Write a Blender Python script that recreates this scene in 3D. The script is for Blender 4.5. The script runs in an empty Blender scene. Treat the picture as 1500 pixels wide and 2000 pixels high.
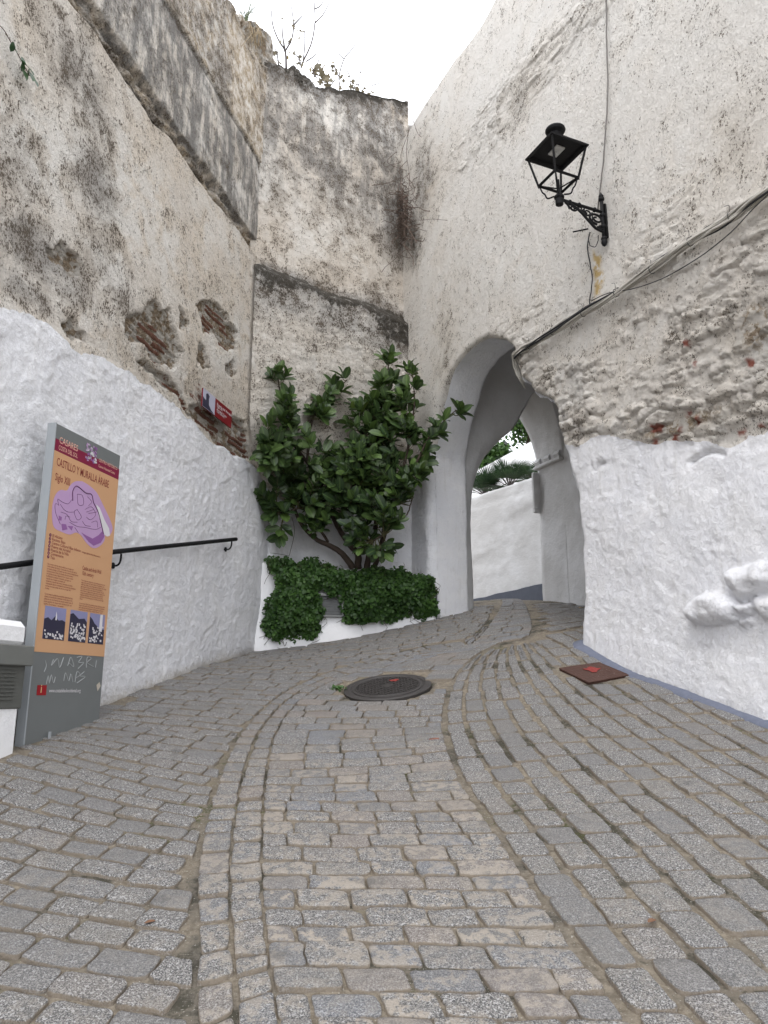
import bpy, math, random
import numpy as np
from math import sin, cos, radians, pi
rng = np.random.default_rng(7); random.seed(7)
SC = bpy.context.scene
COL = SC.collection
# ------------------------------------------------------------------ camera (eye level is z = 0)
F = 1510.0; PITCH = radians(13.05); CP, SP = cos(PITCH), sin(PITCH)
cam_d = bpy.data.cameras.new("camera"); cam = bpy.data.objects.new("camera", cam_d); COL.objects.link(cam)
cam_d.sensor_fit = 'VERTICAL'; cam_d.sensor_height = 24; cam_d.lens = 24*F/2000
cam_d.clip_start = 0.05; cam_d.clip_end = 3000
cam.location = (0, 0, 0); cam.rotation_euler = (pi/2+PITCH, 0, 0)
SC.camera = cam
# ------------------------------------------------------------------ overcast sky and a very soft sun
SUN_EL, SUN_AZ = radians(58), radians(200)
w = bpy.data.worlds.new("World"); SC.world = w; w.use_nodes = True
nt = w.node_tree; nt.nodes.clear()
out = nt.nodes.new('ShaderNodeOutputWorld'); bg = nt.nodes.new('ShaderNodeBackground')
sky = nt.nodes.new('ShaderNodeTexSky'); sky.sky_type = 'NISHITA'; sky.sun_disc = False
sky.sun_elevation = SUN_EL; sky.sun_rotation = SUN_AZ; sky.dust_density = 5; sky.air_density = 1
mx = nt.nodes.new('ShaderNodeMixRGB'); mx.inputs[0].default_value = 0.9
mx.inputs[2].default_value = (16.6, 17.0, 17.9, 1)       # the even white of a closed cloud cover
nt.links.new(sky.outputs[0], mx.inputs[1]); nt.links.new(mx.outputs[0], bg.inputs[0])
bg.inputs[1].default_value = 0.15; nt.links.new(bg.outputs[0], out.inputs[0])
sd = bpy.data.lights.new("sun", 'SUN'); sd.energy = 0.8; sd.angle = radians(25); sd.color = (1, .96, .9)
so = bpy.data.objects.new("sun", sd); COL.objects.link(so)
so.rotation_euler = (pi/2-SUN_EL, 0, pi-SUN_AZ)
SC.view_settings.view_transform = 'Standard'; SC.view_settings.look = 'None'
SC.view_settings.exposure = 0.08; SC.view_settings.gamma = 1
SC.cycles.max_bounces = 8; SC.cycles.diffuse_bounces = 5

# ------------------------------------------------------------------ geometry helpers
def ray(px, py):
    X = (px-750)/F; Uu = -(py-1000)/F
    return np.array([X, CP-Uu*SP, SP+Uu*CP])
class Frame:            # a vertical plane: origin o, direction d (s axis), normal n towards the street
    def __init__(s, o, ang, flip=1):
        s.o = np.array(o, float); s.d = np.array([sin(ang), cos(ang)]); s.n = np.array([s.d[1], -s.d[0]])*flip
    def at(f, px, py, off=0):
        r = ray(px, py); n = f.n; o = f.o+n*off
        t = np.dot(o, n)/np.dot(r[:2], n); q = r*t
        return np.array([np.dot(q[:2]-o, f.d), q[2]])
    def P(f, s, z, off=0):
        s = np.asarray(s, float); z = np.asarray(z, float); off = np.asarray(off, float)
        s, z, off = np.broadcast_arrays(s, z, off)
        return np.stack([f.o[0]+s*f.d[0]+off*f.n[0], f.o[1]+s*f.d[1]+off*f.n[1], z], -1)
    def pts(f, L, off=0): return np.array([f.at(*p, off=off) for p in L])
LW = Frame((-2.13, 5.94), radians(13.18))            # left wall, s runs away from the camera
RW = Frame((1.70, 6.76), radians(-24.15), -1)        # right wall, s runs away, normal to the street
Uv = RW.d; Vv = -RW.n                                # Vv goes into the right wall
BW = Frame((-1.53, 8.5), math.atan2(1.82, 1.43))     # back wall, s from left to right
GI = Frame(RW.o+2.88*Uv, math.atan2(Vv[0], Vv[1]))   # inner arch plane, s = depth v behind the right wall
PF = Frame((-1.445, 8.86), math.atan2(1.985, .46))   # planter front

def hsh(ix, iy, iz, seed):
    h = (ix.astype(np.int64)*374761393+iy.astype(np.int64)*668265263+iz.astype(np.int64)*2147483647+seed*1274126177) & 0xffffffff
    h = ((h ^ (h >> 13))*1274126177) & 0xffffffff
    h = ((h ^ (h >> 16))*2246822519) & 0xffffffff
    return ((h ^ (h >> 15)) & 0xffffff)/float(0xffffff)
def vn(x, y, z, seed=0):
    xi, yi, zi = np.floor(x), np.floor(y), np.floor(z)
    fx, fy, fz = x-xi, y-yi, z-zi
    fx = fx*fx*(3-2*fx); fy = fy*fy*(3-2*fy); fz = fz*fz*(3-2*fz)
    r = 0
    for a in (0, 1):
        for b in (0, 1):
            for c in (0, 1):
                wgt = (fx if a else 1-fx)*(fy if b else 1-fy)*(fz if c else 1-fz)
                r = r+wgt*hsh(xi+a, yi+b, zi+c, seed)
    return r
def fbm(x, y, z=0, o=4, seed=0, ridge=False):       # about -1..1
    x = np.asarray(x, float); y = np.asarray(y, float); z = np.zeros_like(x)+z
    t = 0; a = 1; tot = 0
    for i in range(o):
        k = 2**i; v = vn(x*k+7.3*i, y*k-3.1*i, z*k+1.7*i, seed+i)*2-1
        if ridge: v = 1-2*np.abs(v)
        t = t+a*v; tot += a; a *= .5
    return t/tot*1.4
def worley(x, y, seed=0):                            # F1, F2-F1, id
    xi, yi = np.floor(x), np.floor(y); f1 = np.full(x.shape, 9.); f2 = np.full(x.shape, 9.); cid = np.zeros(x.shape)
    for a in (-1, 0, 1):
        for b in (-1, 0, 1):
            cx, cy = xi+a, yi+b; z0 = cx*0; px_ = cx+.1+.8*hsh(cx, cy, z0, seed); py_ = cy+.1+.8*hsh(cx, cy, z0, seed+9); i_ = hsh(cx, cy, z0, seed+5)
            d = np.hypot(x-px_, y-py_); m = d < f1; f2 = np.where(m, f1, np.minimum(f2, d)); f1 = np.where(m, d, f1); cid = np.where(m, i_, cid)
    return f1, f2-f1, cid
def sstep(a, b, x):
    t = np.clip((x-a)/(b-a), 0, 1); return t*t*(3-2*t)
def polysd(P, poly):                                # signed distance (negative inside) and nearest point
    best = np.full(len(P), 1e9); near = np.zeros_like(P); ins = np.zeros(len(P), bool)
    n = len(poly)
    for i in range(n):
        a = poly[i]; b = poly[(i+1) % n]; e = b-a; L = np.dot(e, e)+1e-12
        t = np.clip(((P-a)@e)/L, 0, 1); q = a+t[:, None]*e
        d = np.hypot(*(P-q).T); m = d < best; best[m] = d[m]; near[m] = q[m]
        c = ((a[1] > P[:, 1]) != (b[1] > P[:, 1]))
        with np.errstate(divide='ignore', invalid='ignore'):
            xx = (b[0]-a[0])*(P[:, 1]-a[1])/(b[1]-a[1]+1e-15)+a[0]
        ins ^= (c & (P[:, 0] < xx))
    return np.where(ins, -best, best), near
def soft(P, poly, wd): return 1-sstep(-wd, wd, polysd(P, poly)[0])
def spline(pts, n):                                 # Catmull-Rom
    p = np.asarray(pts, float)
    if len(p) == 2: return p[0]+(p[1]-p[0])*np.linspace(0, 1, n)[:, None]
    p = np.vstack([2*p[0]-p[1], p, 2*p[-1]-p[-2]]); m = len(p)-3
    t = np.linspace(0, m-1e-9, n); i = t.astype(int); f = (t-i)[:, None]
    a, b, c, d = p[i], p[i+1], p[i+2], p[i+3]
    return .5*(2*b+(c-a)*f+(2*a-5*b+4*c-d)*f*f+(3*b-a-3*c+d)*f**3)

# ------------------------------------------------------------------ object helpers
def make_mesh(name, V, Fc, mats, smooth=True, attrs=None, midx=None, loc=(0, 0, 0)):
    me = bpy.data.meshes.new(name); V = np.asarray(V, float)-np.array(loc)
    if isinstance(Fc, np.ndarray):
        k = Fc.shape[1]; me.vertices.add(len(V)); me.vertices.foreach_set('co', V.ravel())
        me.loops.add(Fc.size); me.loops.foreach_set('vertex_index', Fc.ravel().astype(np.int32))
        me.polygons.add(len(Fc)); me.polygons.foreach_set('loop_start', np.arange(0, Fc.size, k, dtype=np.int32))
        me.polygons.foreach_set('loop_total', np.full(len(Fc), k, dtype=np.int32)); me.update(calc_edges=True)
    else:
        me.from_pydata([tuple(v) for v in V], [], [tuple(f) for f in Fc])
    for m in (mats if isinstance(mats, (list, tuple)) else [mats]): me.materials.append(m)
    me.polygons.foreach_set('use_smooth', np.full(len(me.polygons), smooth))
    if midx is not None: me.polygons.foreach_set('material_index', np.asarray(midx, dtype=np.int32))
    for k, a in (attrs or {}).items():
        at = me.attributes.new(k, 'FLOAT', 'POINT'); at.data.foreach_set('value', np.asarray(a, dtype=np.float32))
    me.validate(); me.update()
    return me
def link(name, me, parent=None, loc=(0, 0, 0), label=None, cat=None, group=None, kind=None):
    o = bpy.data.objects.new(name, me); COL.objects.link(o)
    if parent is not None: o.parent = parent
    else: o.location = loc
    for k, v in (('label', label), ('category', cat), ('group', group), ('kind', kind)):
        if v: o[k] = v
    return o
def thing(name, loc, label, cat, group=None):
    return link(name, None, None, loc, label, cat, group)
def part(name, V, Fc, mats, parent, label=None, **kw):
    r = parent
    while r.parent: r = r.parent
    me = make_mesh(name, V, Fc, mats, loc=tuple(r.location), **kw)
    return link(name, me, parent, label=label)
def single(name, V, Fc, mats, loc, label, cat, group=None, kind=None, **kw):
    me = make_mesh(name, V, Fc, mats, loc=loc, **kw); return link(name, me, None, loc, label, cat, group, kind)
class MB:                                           # collects polygons
    def __init__(s): s.V = []; s.F = []; s.n = 0; s.m = []
    def add(s, V, Fc, m=0):
        V = np.asarray(V, float); s.V.append(V); s.F += [tuple(int(i)+s.n for i in f) for f in Fc]
        s.m += [m]*len(Fc); s.n += len(V); return s
    def get(s): return np.vstack(s.V), s.F
    def tube(s, P, r, k=8, m=0, cap=True):
        P = np.asarray(P, float); n = len(P); r = np.broadcast_to(np.asarray(r, float), (n,))
        T = np.gradient(P, axis=0); T /= np.linalg.norm(T, axis=1)[:, None]+1e-12
        up = np.array([0, 0, 1.]) if abs(T[0][2]) < .9 else np.array([1., 0, 0])
        N = np.cross(T[0], up); N /= np.linalg.norm(N); V = []
        for i in range(n):
            N = N-np.dot(N, T[i])*T[i]; N /= np.linalg.norm(N)+1e-12; B = np.cross(T[i], N)
            a = np.arange(k)*2*pi/k; V.append(P[i]+r[i]*(np.cos(a)[:, None]*N+np.sin(a)[:, None]*B))
        Fc = [(i*k+j, i*k+(j+1) % k, (i+1)*k+(j+1) % k, (i+1)*k+j) for i in range(n-1) for j in range(k)]
        if cap: Fc += [tuple(range(k))[::-1], tuple((n-1)*k+j for j in range(k))]
        return s.add(np.vstack(V), Fc, m)
    def box(s, c, ax, ay, az, hx, hy, hz, m=0, bev=0):   # oriented box, half sizes, optional bevel on all edges
        c = np.array(c, float); ax, ay, az = (np.array(a, float) for a in (ax, ay, az))
        if not bev:
            V = [c+sx*hx*ax+sy*hy*ay+sz*hz*az for sz in (-1, 1) for sy in (-1, 1) for sx in (-1, 1)]
            return s.add(V, [(0, 2, 3, 1), (4, 5, 7, 6), (0, 1, 5, 4), (2, 6, 7, 3), (0, 4, 6, 2), (1, 3, 7, 5)], m)
        V = []; b = bev
        for sz in (-1, 1):
            for sy in (-1, 1):
                for sx in (-1, 1):
                    V += [c+sx*(hx)*ax+sy*(hy-b)*ay+sz*(hz-b)*az, c+sx*(hx-b)*ax+sy*hy*ay+sz*(hz-b)*az, c+sx*(hx-b)*ax+sy*(hy-b)*ay+sz*hz*az]
        I = lambda sx, sy, sz, k: ((sz > 0)*4+(sy > 0)*2+(sx > 0))*3+k
        Fc = []
        for q in (-1, 1):
            Fc += [[I(q, -1, -1, 0), I(q, 1, -1, 0), I(q, 1, 1, 0), I(q, -1, 1, 0)], [I(-1, q, -1, 1), I(1, q, -1, 1), I(1, q, 1, 1), I(-1, q, 1, 1)],
                   [I(-1, -1, q, 2), I(1, -1, q, 2), I(1, 1, q, 2), I(-1, 1, q, 2)]]
            for p in (-1, 1):
                Fc += [[I(q, p, -1, 0), I(q, p, 1, 0), I(q, p, 1, 1), I(q, p, -1, 1)], [I(q, -1, p, 0), I(q, 1, p, 0), I(q, 1, p, 2), I(q, -1, p, 2)],
                       [I(-1, q, p, 1), I(1, q, p, 1), I(1, q, p, 2), I(-1, q, p, 2)]]
                for r in (-1, 1): Fc.append([I(q, p, r, 0), I(q, p, r, 1), I(q, p, r, 2)])
        return s.add(V, Fc, m)
    def lathe(s, c, prof, k=20, m=0, ax=(0, 0, 1)):
        ax = np.array(ax, float); t = np.array([1., 0, 0]) if abs(ax[0]) < .9 else np.array([0, 1., 0])
        N = np.cross(ax, t); N /= np.linalg.norm(N); B = np.cross(ax, N); a = np.arange(k)*2*pi/k
        V = np.vstack([np.array(c)+h*ax+r*(np.cos(a)[:, None]*N+np.sin(a)[:, None]*B) for r, h in prof]); n = len(prof)
        Fc = [(i*k+j, i*k+(j+1) % k, (i+1)*k+(j+1) % k, (i+1)*k+j) for i in range(n-1) for j in range(k)]
        Fc += [tuple(range(k))[::-1], tuple((n-1)*k+j for j in range(k))]
        return s.add(V, Fc, m)
    def prism(s, pts3, nrm, th, m=0):               # polygon extruded along nrm
        p = np.asarray(pts3, float); n = len(p); q = p+np.array(nrm)*th
        return s.add(np.vstack([p, q]), [tuple(range(n))[::-1], tuple(range(n, 2*n))]+[(i, (i+1) % n, n+(i+1) % n, n+i) for i in range(n)], m)
def emit(mb, name, mats, parent, label=None, smooth=False):
    V, Fc = mb.get(); return part(name, V, Fc, mats, parent, label=label, smooth=smooth, midx=mb.m)

# ------------------------------------------------------------------ material helper
class M:
    def __init__(s, name, rough=.9, spec=.3):
        s.mat = bpy.data.materials.new(name); s.mat.use_nodes = True; s.t = s.mat.node_tree; s.N = s.t.nodes
        s.b = s.N['Principled BSDF']; s.b.inputs['Roughness'].default_value = rough; s.b.inputs['Specular IOR Level'].default_value = spec
        s.pos = s.N.new('ShaderNodeNewGeometry').outputs['Position']
    def set(s, i, v):
        if hasattr(v, 'is_output'): s.t.links.new(v, i)
        elif isinstance(v, (tuple, list)) and len(v) == 3 and i.type == 'RGBA': i.default_value = (*v, 1)
        else: i.default_value = v
    def noise(s, scale, det=4, rough=.6, vec=None, stretch=None, dist=0):
        n = s.N.new('ShaderNodeTexNoise'); n.inputs['Scale'].default_value = scale; n.inputs['Detail'].default_value = det
        n.inputs['Roughness'].default_value = rough; n.inputs['Distortion'].default_value = dist
        v = vec or s.pos
        if stretch:
            m = s.N.new('ShaderNodeVectorMath'); m.operation = 'MULTIPLY'; s.set(m.inputs[0], v); m.inputs[1].default_value = stretch; v = m.outputs[0]
        s.t.links.new(v, n.inputs['Vector']); return n.outputs[0]
    def vor(s, scale, feat='F1', vec=None, out=0):
        n = s.N.new('ShaderNodeTexVoronoi'); n.feature = feat; n.inputs['Scale'].default_value = scale
        s.t.links.new(vec or s.pos, n.inputs['Vector']); return n.outputs[out]
    def op(s, o, a, b=0., clamp=False):
        n = s.N.new('ShaderNodeMath'); n.operation = o; s.set(n.inputs[0], a); s.set(n.inputs[1], b); n.use_clamp = clamp; return n.outputs[0]
    def step(s, v, a, b):                           # smooth threshold; a or b may be sockets
        n = s.N.new('ShaderNodeMapRange'); n.interpolation_type = 'SMOOTHSTEP'
        s.set(n.inputs['Value'], v); s.set(n.inputs['From Min'], a); s.set(n.inputs['From Max'], b); return n.outputs[0]
    def mix(s, f, a, b, mode='MIX'):
        n = s.N.new('ShaderNodeMixRGB'); n.blend_type = mode; s.set(n.inputs[0], f); s.set(n.inputs[1], a); s.set(n.inputs[2], b); return n.outputs[0]
    def at(s, name):
        n = s.N.new('ShaderNodeAttribute'); n.attribute_name = name; return n.outputs['Fac']
    def bump(s, h, dist=.01, strength=1.):
        n = s.N.new('ShaderNodeBump'); n.inputs['Strength'].default_value = strength; n.inputs['Distance'].default_value = dist
        s.t.links.new(h, n.inputs['Height']); s.t.links.new(n.outputs[0], s.b.inputs['Normal'])
    def col(s, c): s.set(s.b.inputs['Base Color'], c)
def simple(name, c, rough=.7, var=.15, scale=20, metal=0, spec=.3, bump=0):
    m = M(name, rough, spec); n = m.noise(scale, 5)
    m.col(m.mix(n, tuple(x*(1-var) for x in c), tuple(min(1, x*(1+var)) for x in c))); m.b.inputs['Metallic'].default_value = metal
    if bump: m.bump(m.noise(scale*3, 5), bump)
    return m.mat

def plaster_material():
    m = M('old_plaster', .92, .15)
    wh, gr, raw, brk, stk, tan, rd = (m.at(k) for k in ('wh', 'gr', 'raw', 'brk', 'stk', 'tan', 'rd'))
    nA = m.noise(1.1, 6, .6); nB = m.noise(9, 8, .68, dist=.3); nC = m.noise(46, 6, .8, dist=.4); nD = m.noise(3.2, 7, .65, dist=.5)
    st = m.noise(1.0, 9, .72, stretch=(7, 7, 1.3), dist=.4); nE = m.noise(130, 3, .7)
    col = m.mix(m.step(nA, .35, .68), (.655, .595, .52), (.75, .72, .67))
    col = m.mix(m.step(nD, .42, .66), col, (.68, .60, .50))
    col = m.mix(m.op('MULTIPLY', tan, m.step(nB, .35, .6)), col, (.42, .33, .22))
    # smooth grey lichen films and vertical run-off streaks
    g = m.step(m.op('ADD', m.op('MULTIPLY', nD, 1.), m.op('MULTIPLY', gr, .55)), .66, 1.02)
    col = m.mix(m.op('MULTIPLY', g, .70), col, (.245, .235, .225)); col = m.mix(m.op('MULTIPLY', m.at('pal'), .75), col, (.72, .70, .665))
    g2 = m.op('MULTIPLY', stk, m.op('MULTIPLY', m.step(m.op('ADD', m.op('MULTIPLY', st, .6), m.op('ADD', m.op('MULTIPLY', nB, .25), m.op('MULTIPLY', nD, .35))), .48, .66), .95))
    col = m.mix(g2, col, (.19, .185, .178))
    # fine dark speckle, denser where it is grimy
    th = m.op('SUBTRACT', .605, m.op('MULTIPLY', gr, .10))
    th = m.op('SUBTRACT', th, m.op('MULTIPLY', m.op('SUBTRACT', nB, .5), .5))
    th = m.op('SUBTRACT', th, m.op('MULTIPLY', m.op('SUBTRACT', nD, .5), .32))
    sp = m.step(m.noise(58, 5, .8, stretch=(1, 1, .7), dist=.5), th, m.op('ADD', th, .03))
    col = m.mix(m.op('MULTIPLY', sp, .93), col, m.mix(nB, (.05, .042, .036), (.17, .135, .10)))
    dk = m.step(m.op('ADD', gr, m.op('MULTIPLY', m.op('SUBTRACT', nB, .5), 1.3)), 1.02, 1.3)
    col = m.mix(m.op('MULTIPLY', dk, .85), col, (.055, .05, .042))
    # raw masonry
    rm = m.step(m.op('ADD', raw, m.op('MULTIPLY', m.op('SUBTRACT', nB, .5), 1.2)), .45, .62)
    rc = m.mix(m.step(nC, .38, .62), (.23, .165, .11), (.46, .38, .28))
    rc = m.mix(m.step(nB, .46, .54), rc, (.64, .60, .54))
    bk = m.step(m.op('ADD', brk, m.op('MULTIPLY', m.op('SUBTRACT', nB, .5), 1.)), .38, .52)
    rc = m.mix(bk, rc, m.mix(nC, (.16, .075, .055), (.29, .15, .105)))
    col = m.mix(rm, col, rc)
    col = m.mix(m.op('MULTIPLY', m.at('yel'), m.step(nB, .40, .52)), col, m.mix(nC, (.42, .26, .06), (.62, .46, .20)))
    col = m.mix(rd, col, m.mix(nC, (.16, .045, .03), (.31, .085, .055)))
    # whitewash
    wm = m.step(m.op('ADD', wh, m.op('MULTIPLY', m.op('SUBTRACT', nB, .5), .5)), .46, .52)
    wc = m.mix(m.step(nD, .35, .7), (.81, .815, .845), (.87, .87, .885))
    wc = m.mix(m.op('MULTIPLY', m.step(nC, .58, .68), .45), wc, (.50, .49, .47))
    ds = m.at('dst'); drip = m.noise(1, 7, .7, stretch=(14, 14, 1.1)); fl = m.step(m.vor(5.5, 'DISTANCE_TO_EDGE', vec=m.mix(.06, m.pos, m.N.new('ShaderNodeTexNoise').outputs[1], 'ADD')), .012, .0)
    wc = m.mix(m.op('MULTIPLY', m.step(m.op('ADD', drip, m.op('MULTIPLY', nB, .4)), .74, .95), .30), wc, (.52, .50, .46))
    wc = m.mix(m.op('MULTIPLY', fl, .0), wc, (.45, .44, .42))
    wc = m.mix(m.op('MULTIPLY', m.step(m.op('ADD', ds, m.op('MULTIPLY', m.op('SUBTRACT', nC, .5), 1.4)), .55, 1.1), .65), wc, (.36, .32, .26))
    wc = m.mix(m.op('MULTIPLY', m.step(m.op('ADD', ds, m.op('MULTIPLY', m.op('SUBTRACT', nD, .5), 1.6)), .45, 1.2), .35), wc, (.50, .48, .44))
    col = m.mix(wm, col, wc)
    m.col(col)
    h = m.op('ADD', m.op('MULTIPLY', nB, 1.), m.op('MULTIPLY', nC, .55)); h = m.op('ADD', h, m.op('MULTIPLY', nE, .2)); h = m.op('ADD', h, m.op('MULTIPLY', m.step(m.noise(24, 7, .75), .47, .56), .16)); h = m.op('ADD', h, m.op('MULTIPLY', m.step(m.noise(8, 7, .72), .50, .53), .16))
    rid = m.noise(13, 6, .7, dist=.5)
    h = m.op('ADD', h, m.op('MULTIPLY', m.op('ABSOLUTE', m.op('SUBTRACT', rid, .5)), 1.2))
    h = m.op('SUBTRACT', h, m.op('MULTIPLY', sp, .12))
    h = m.op('MULTIPLY', h, m.op('ADD', m.op('SUBTRACT', .6, m.op('MULTIPLY', wh, .18)), m.op('MULTIPLY', raw, 1.1)))
    m.bump(h, .036, .85)
    return m.mat
MAT_PL = plaster_material()
ATTRS = ('yel', 'pal', 'dst', 'wh', 'gr', 'raw', 'brk', 'stk', 'tan', 'rd')

# ------------------------------------------------------------------ the ground surface
def onray(px, py, d): r = ray(px, py); return r*d/r[1]
def onwall(fr, px, py): s, z = fr.at(px, py); return fr.P(s, z)
ctrl = [(-2.5, -1, -1.85), (0, -1, -1.85), (2.5, -1, -1.85), (-2.5, 1, -1.42), (0, 1, -1.36), (2.6, 1, -1.3), (-2.3, 2.9, -.90), (0, 2.6, -.95), (2.2, 2.9, -.82),
        (-1.2, 4.4, -.5), (0.3, 4.4, -.5), (1.4, 4.4, -.43), (3.2, 3.2, -.7)]
ctrl += [tuple(onray(45, 1457, 4.8)), tuple(onray(192, 1406, 5.57)), tuple(onray(20, 1474, 4.55))]
for p in [(200, 1378), (300, 1337), (400, 1300), (500, 1272)]: ctrl.append(tuple(onwall(LW, *p)))
for p in [(1500, 1410), (1400, 1372), (1300, 1335), (1228, 1310), (1142, 1262)]: ctrl.append(tuple(onwall(RW, *p)))
ctrl.append(tuple(onwall(RW, 841, 1213))); ctrl.append(tuple(onray(757, 1340, 6.4))); ctrl.append(tuple(onwall(PF, 650, 1252)))
ctrl.append(tuple(GI.P(.8, GI.at(940, 1188)[1]))); ctrl.append(tuple(RW.P(3.46, 1.235, -2.15))); ctrl.append(tuple(RW.P(2.4, 1.04, -2.2)))
ctrl += [tuple(onray(980, 1172, 11.6)), tuple(onray(1060, 1176, 11.6)), tuple(onray(900, 1186, 13.5)), tuple(onray(1150, 1184, 13.5)), (0, 16, 1.5), (5, 16, 1.6), (-4, 12, 1.0), (6, 8, .9), (5, 5, .2), (-6, 6, -.2), (-6, 1, -1.4), (6, 1, -1.2), (2, 24, 2.2), (-2, 24, 2.2), (8, 24, 2.4), (-3, -4, -2.6), (3, -4, -2.6)]
ctrl = np.array(ctrl)
def tk(r): return np.where(r > 1e-9, r*r*np.log(r+1e-12), 0)
_n = len(ctrl); _D = np.hypot(ctrl[:, None, 0]-ctrl[None, :, 0], ctrl[:, None, 1]-ctrl[None, :, 1])
_A = np.zeros((_n+3, _n+3)); _A[:_n, :_n] = tk(_D)+np.eye(_n)*.02; _A[:_n, _n] = 1; _A[:_n, _n+1:] = ctrl[:, :2]; _A[_n, :_n] = 1; _A[_n+1:, :_n] = ctrl[:, :2].T
_w = np.linalg.solve(_A, np.r_[ctrl[:, 2], 0, 0, 0])
def gz(x, y):
    x = np.asarray(x, float); y = np.asarray(y, float); z = _w[_n]+_w[_n+1]*x+_w[_n+2]*y
    for i in range(_n): z = z+_w[i]*tk(np.hypot(x-ctrl[i, 0], y-ctrl[i, 1]))
    return z
def ghit(px, py):
    r = ray(px, py); t = np.arange(1.5, 16, .01); f = r[2]*t/r[1]-gz(r[0]*t/r[1], t)
    k = np.where((f[:-1] > 0) & (f[1:] <= 0))[0]
    k = k[0] if len(k) else np.argmin(np.abs(f)); d = t[k]; return np.array([r[0]*d/r[1], d])

# ------------------------------------------------------------------ cobbled street
def ground_material(sett):
    if sett:
        m = M('granite_setts', .8, .3); rnd = m.at('rnd'); pat = m.at('pat')
        gr = m.noise(190, 2, .7); g2 = m.noise(95, 3, .6); lo = m.noise(3, 5, .6); mid = m.noise(22, 6, .7)
        c = m.mix(m.step(gr, .43, .57), (.078, .076, .077), (.265, .256, .244))
        c = m.mix(m.step(g2, .55, .62)  , c, (.37, .365, .36)); c = m.mix(m.step(m.noise(120, 3, .6), .60, .66), c, (.03, .032, .038))
        c = m.mix(m.op('MULTIPLY', m.step(rnd, .5, 1.), .6), c, m.mix(gr, (.085, .085, .09), (.22, .215, .21))); c = m.mix(m.op('MULTIPLY', m.step(m.at('hue'), .6, 1.), .45), c, m.mix(gr, (.13, .10, .085), (.34, .29, .25))); c = m.mix(m.op('MULTIPLY', m.step(m.at('hue'), .3, 0.), .4), c, m.mix(gr, (.07, .08, .10), (.25, .27, .31)))
        c = m.mix(m.op('MULTIPLY', m.step(lo, .40, .70), .35), c, m.mix(mid, (.12, .112, .10), (.20, .19, .17)))
        c = m.mix(m.op('MULTIPLY', pat, m.step(m.op('ADD', mid, m.op('MULTIPLY', lo, .4)), .665, .78)), c, m.mix(gr, (.25, .22, .185), (.38, .34, .29)))
        c = m.mix(m.op('MULTIPLY', m.step(m.noise(6, 6, .7), .60, .72), .55), c, (.07, .07, .072))
        ed = m.at('edge'); c = m.mix(m.op('MULTIPLY', m.step(m.op('ADD', ed, m.op('MULTIPLY', m.op('SUBTRACT', mid, .5), 1.1)), .55, .95), .8), c, (.19, .155, .115))
        m.col(c); m.bump(m.op('ADD', m.op('MULTIPLY', mid, 1.4), m.op('MULTIPLY', g2, .5)), .009, .8); return m.mat
    m = M('sandy_joint_mortar', .95, .15)
    a = m.noise(2.2, 6, .65); b = m.noise(30, 6, .75); c2 = m.noise(110, 3, .7)
    c = m.mix(m.step(b, .35, .65), (.165, .140, .107), (.295, .255, .200))
    c = m.mix(m.step(a, .46, .62), c, m.mix(b, (.14, .125, .105), (.23, .205, .17)))
    c = m.mix(m.op('MULTIPLY', m.step(m.op('ADD', a, m.op('MULTIPLY', b, .35)), .70, .80), .85), c, (.05, .048, .035))
    c = m.mix(m.op('MULTIPLY', m.step(m.noise(1.6, 4, .6, stretch=(1, 1, 1)), .54, .66), m.step(b, .46, .6)), c, (.075, .08, .03))
    c = m.mix(m.op('MULTIPLY', m.at('drk'), .85), c, m.mix(b, (.07, .065, .058), (.13, .12, .105)))
    c = m.mix(m.step(c2, .62, .70), c, (.50, .475, .43))
    m.col(c); m.bump(m.op('ADD', b, m.op('MULTIPLY', c2, .3)), .02, .9); return m.mat
MAT_SETT = ground_material(True); MAT_JOINT = ground_material(False)

# guiding lines of the paving, laid out on the ground
A0 = np.array([ghit(*p) for p in [(383, 1995), (385, 1850), (385, 1700), (402, 1610), (425, 1530), (457, 1455), (500, 1400), (560, 1352), (640, 1314), (740, 1287), (840, 1262), (930, 1240)]])
A1 = np.array([ghit(*p) for p in [(545, 1995), (522, 1850), (512, 1750), (512, 1640), (515, 1560), (523, 1500), (540, 1432), (582, 1372), (655, 1328), (750, 1297), (850, 1270), (935, 1247)]])
B0 = np.array([ghit(*p) for p in [(1235, 1995), (1130, 1860), (1050, 1750), (980, 1640), (920, 1560), (882, 1480), (866, 1425), (870, 1372), (888, 1325), (925, 1285), (985, 1252), (1040, 1232)]])
def ext(c, k=1.6, e=None):
    d = c[0]-c[1]; d /= np.hypot(*d); c = np.vstack([c[0]+d*k, c])
    if e is not None: c = np.vstack([c, e])
    return c
A0 = spline(ext(A0, 2.2, [(1.55, 10.6), (1.5, 12.5)]), 300); A1 = spline(ext(A1, 2.2, [(1.62, 10.6), (1.6, 12.5)]), 300); B0 = spline(ext(B0, 2.2, [(1.9, 10.6), (1.9, 12.5)]), 300)
def resamp(c, step):
    L = np.r_[0, np.cumsum(np.hypot(*np.diff(c, axis=0).T))]; n = max(2, int(L[-1]/step)); t = np.linspace(0, L[-1], n)
    return np.stack([np.interp(t, L, c[:, 0]), np.interp(t, L, c[:, 1])], -1)
def polyside(P, c):                                 # >0 when right of curve c (running away)
    P = np.atleast_2d(P); D = np.hypot(P[:, None, 0]-c[None, :, 0], P[:, None, 1]-c[None, :, 1]); i = np.clip(D.argmin(1), 1, len(c)-2)
    t = c[i+1]-c[i-1]; v = P-c[i]; return (t[:, 1]*v[:, 0]-t[:, 0]*v[:, 1])/np.hypot(*t.T)
quads = []; qz = []
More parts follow.
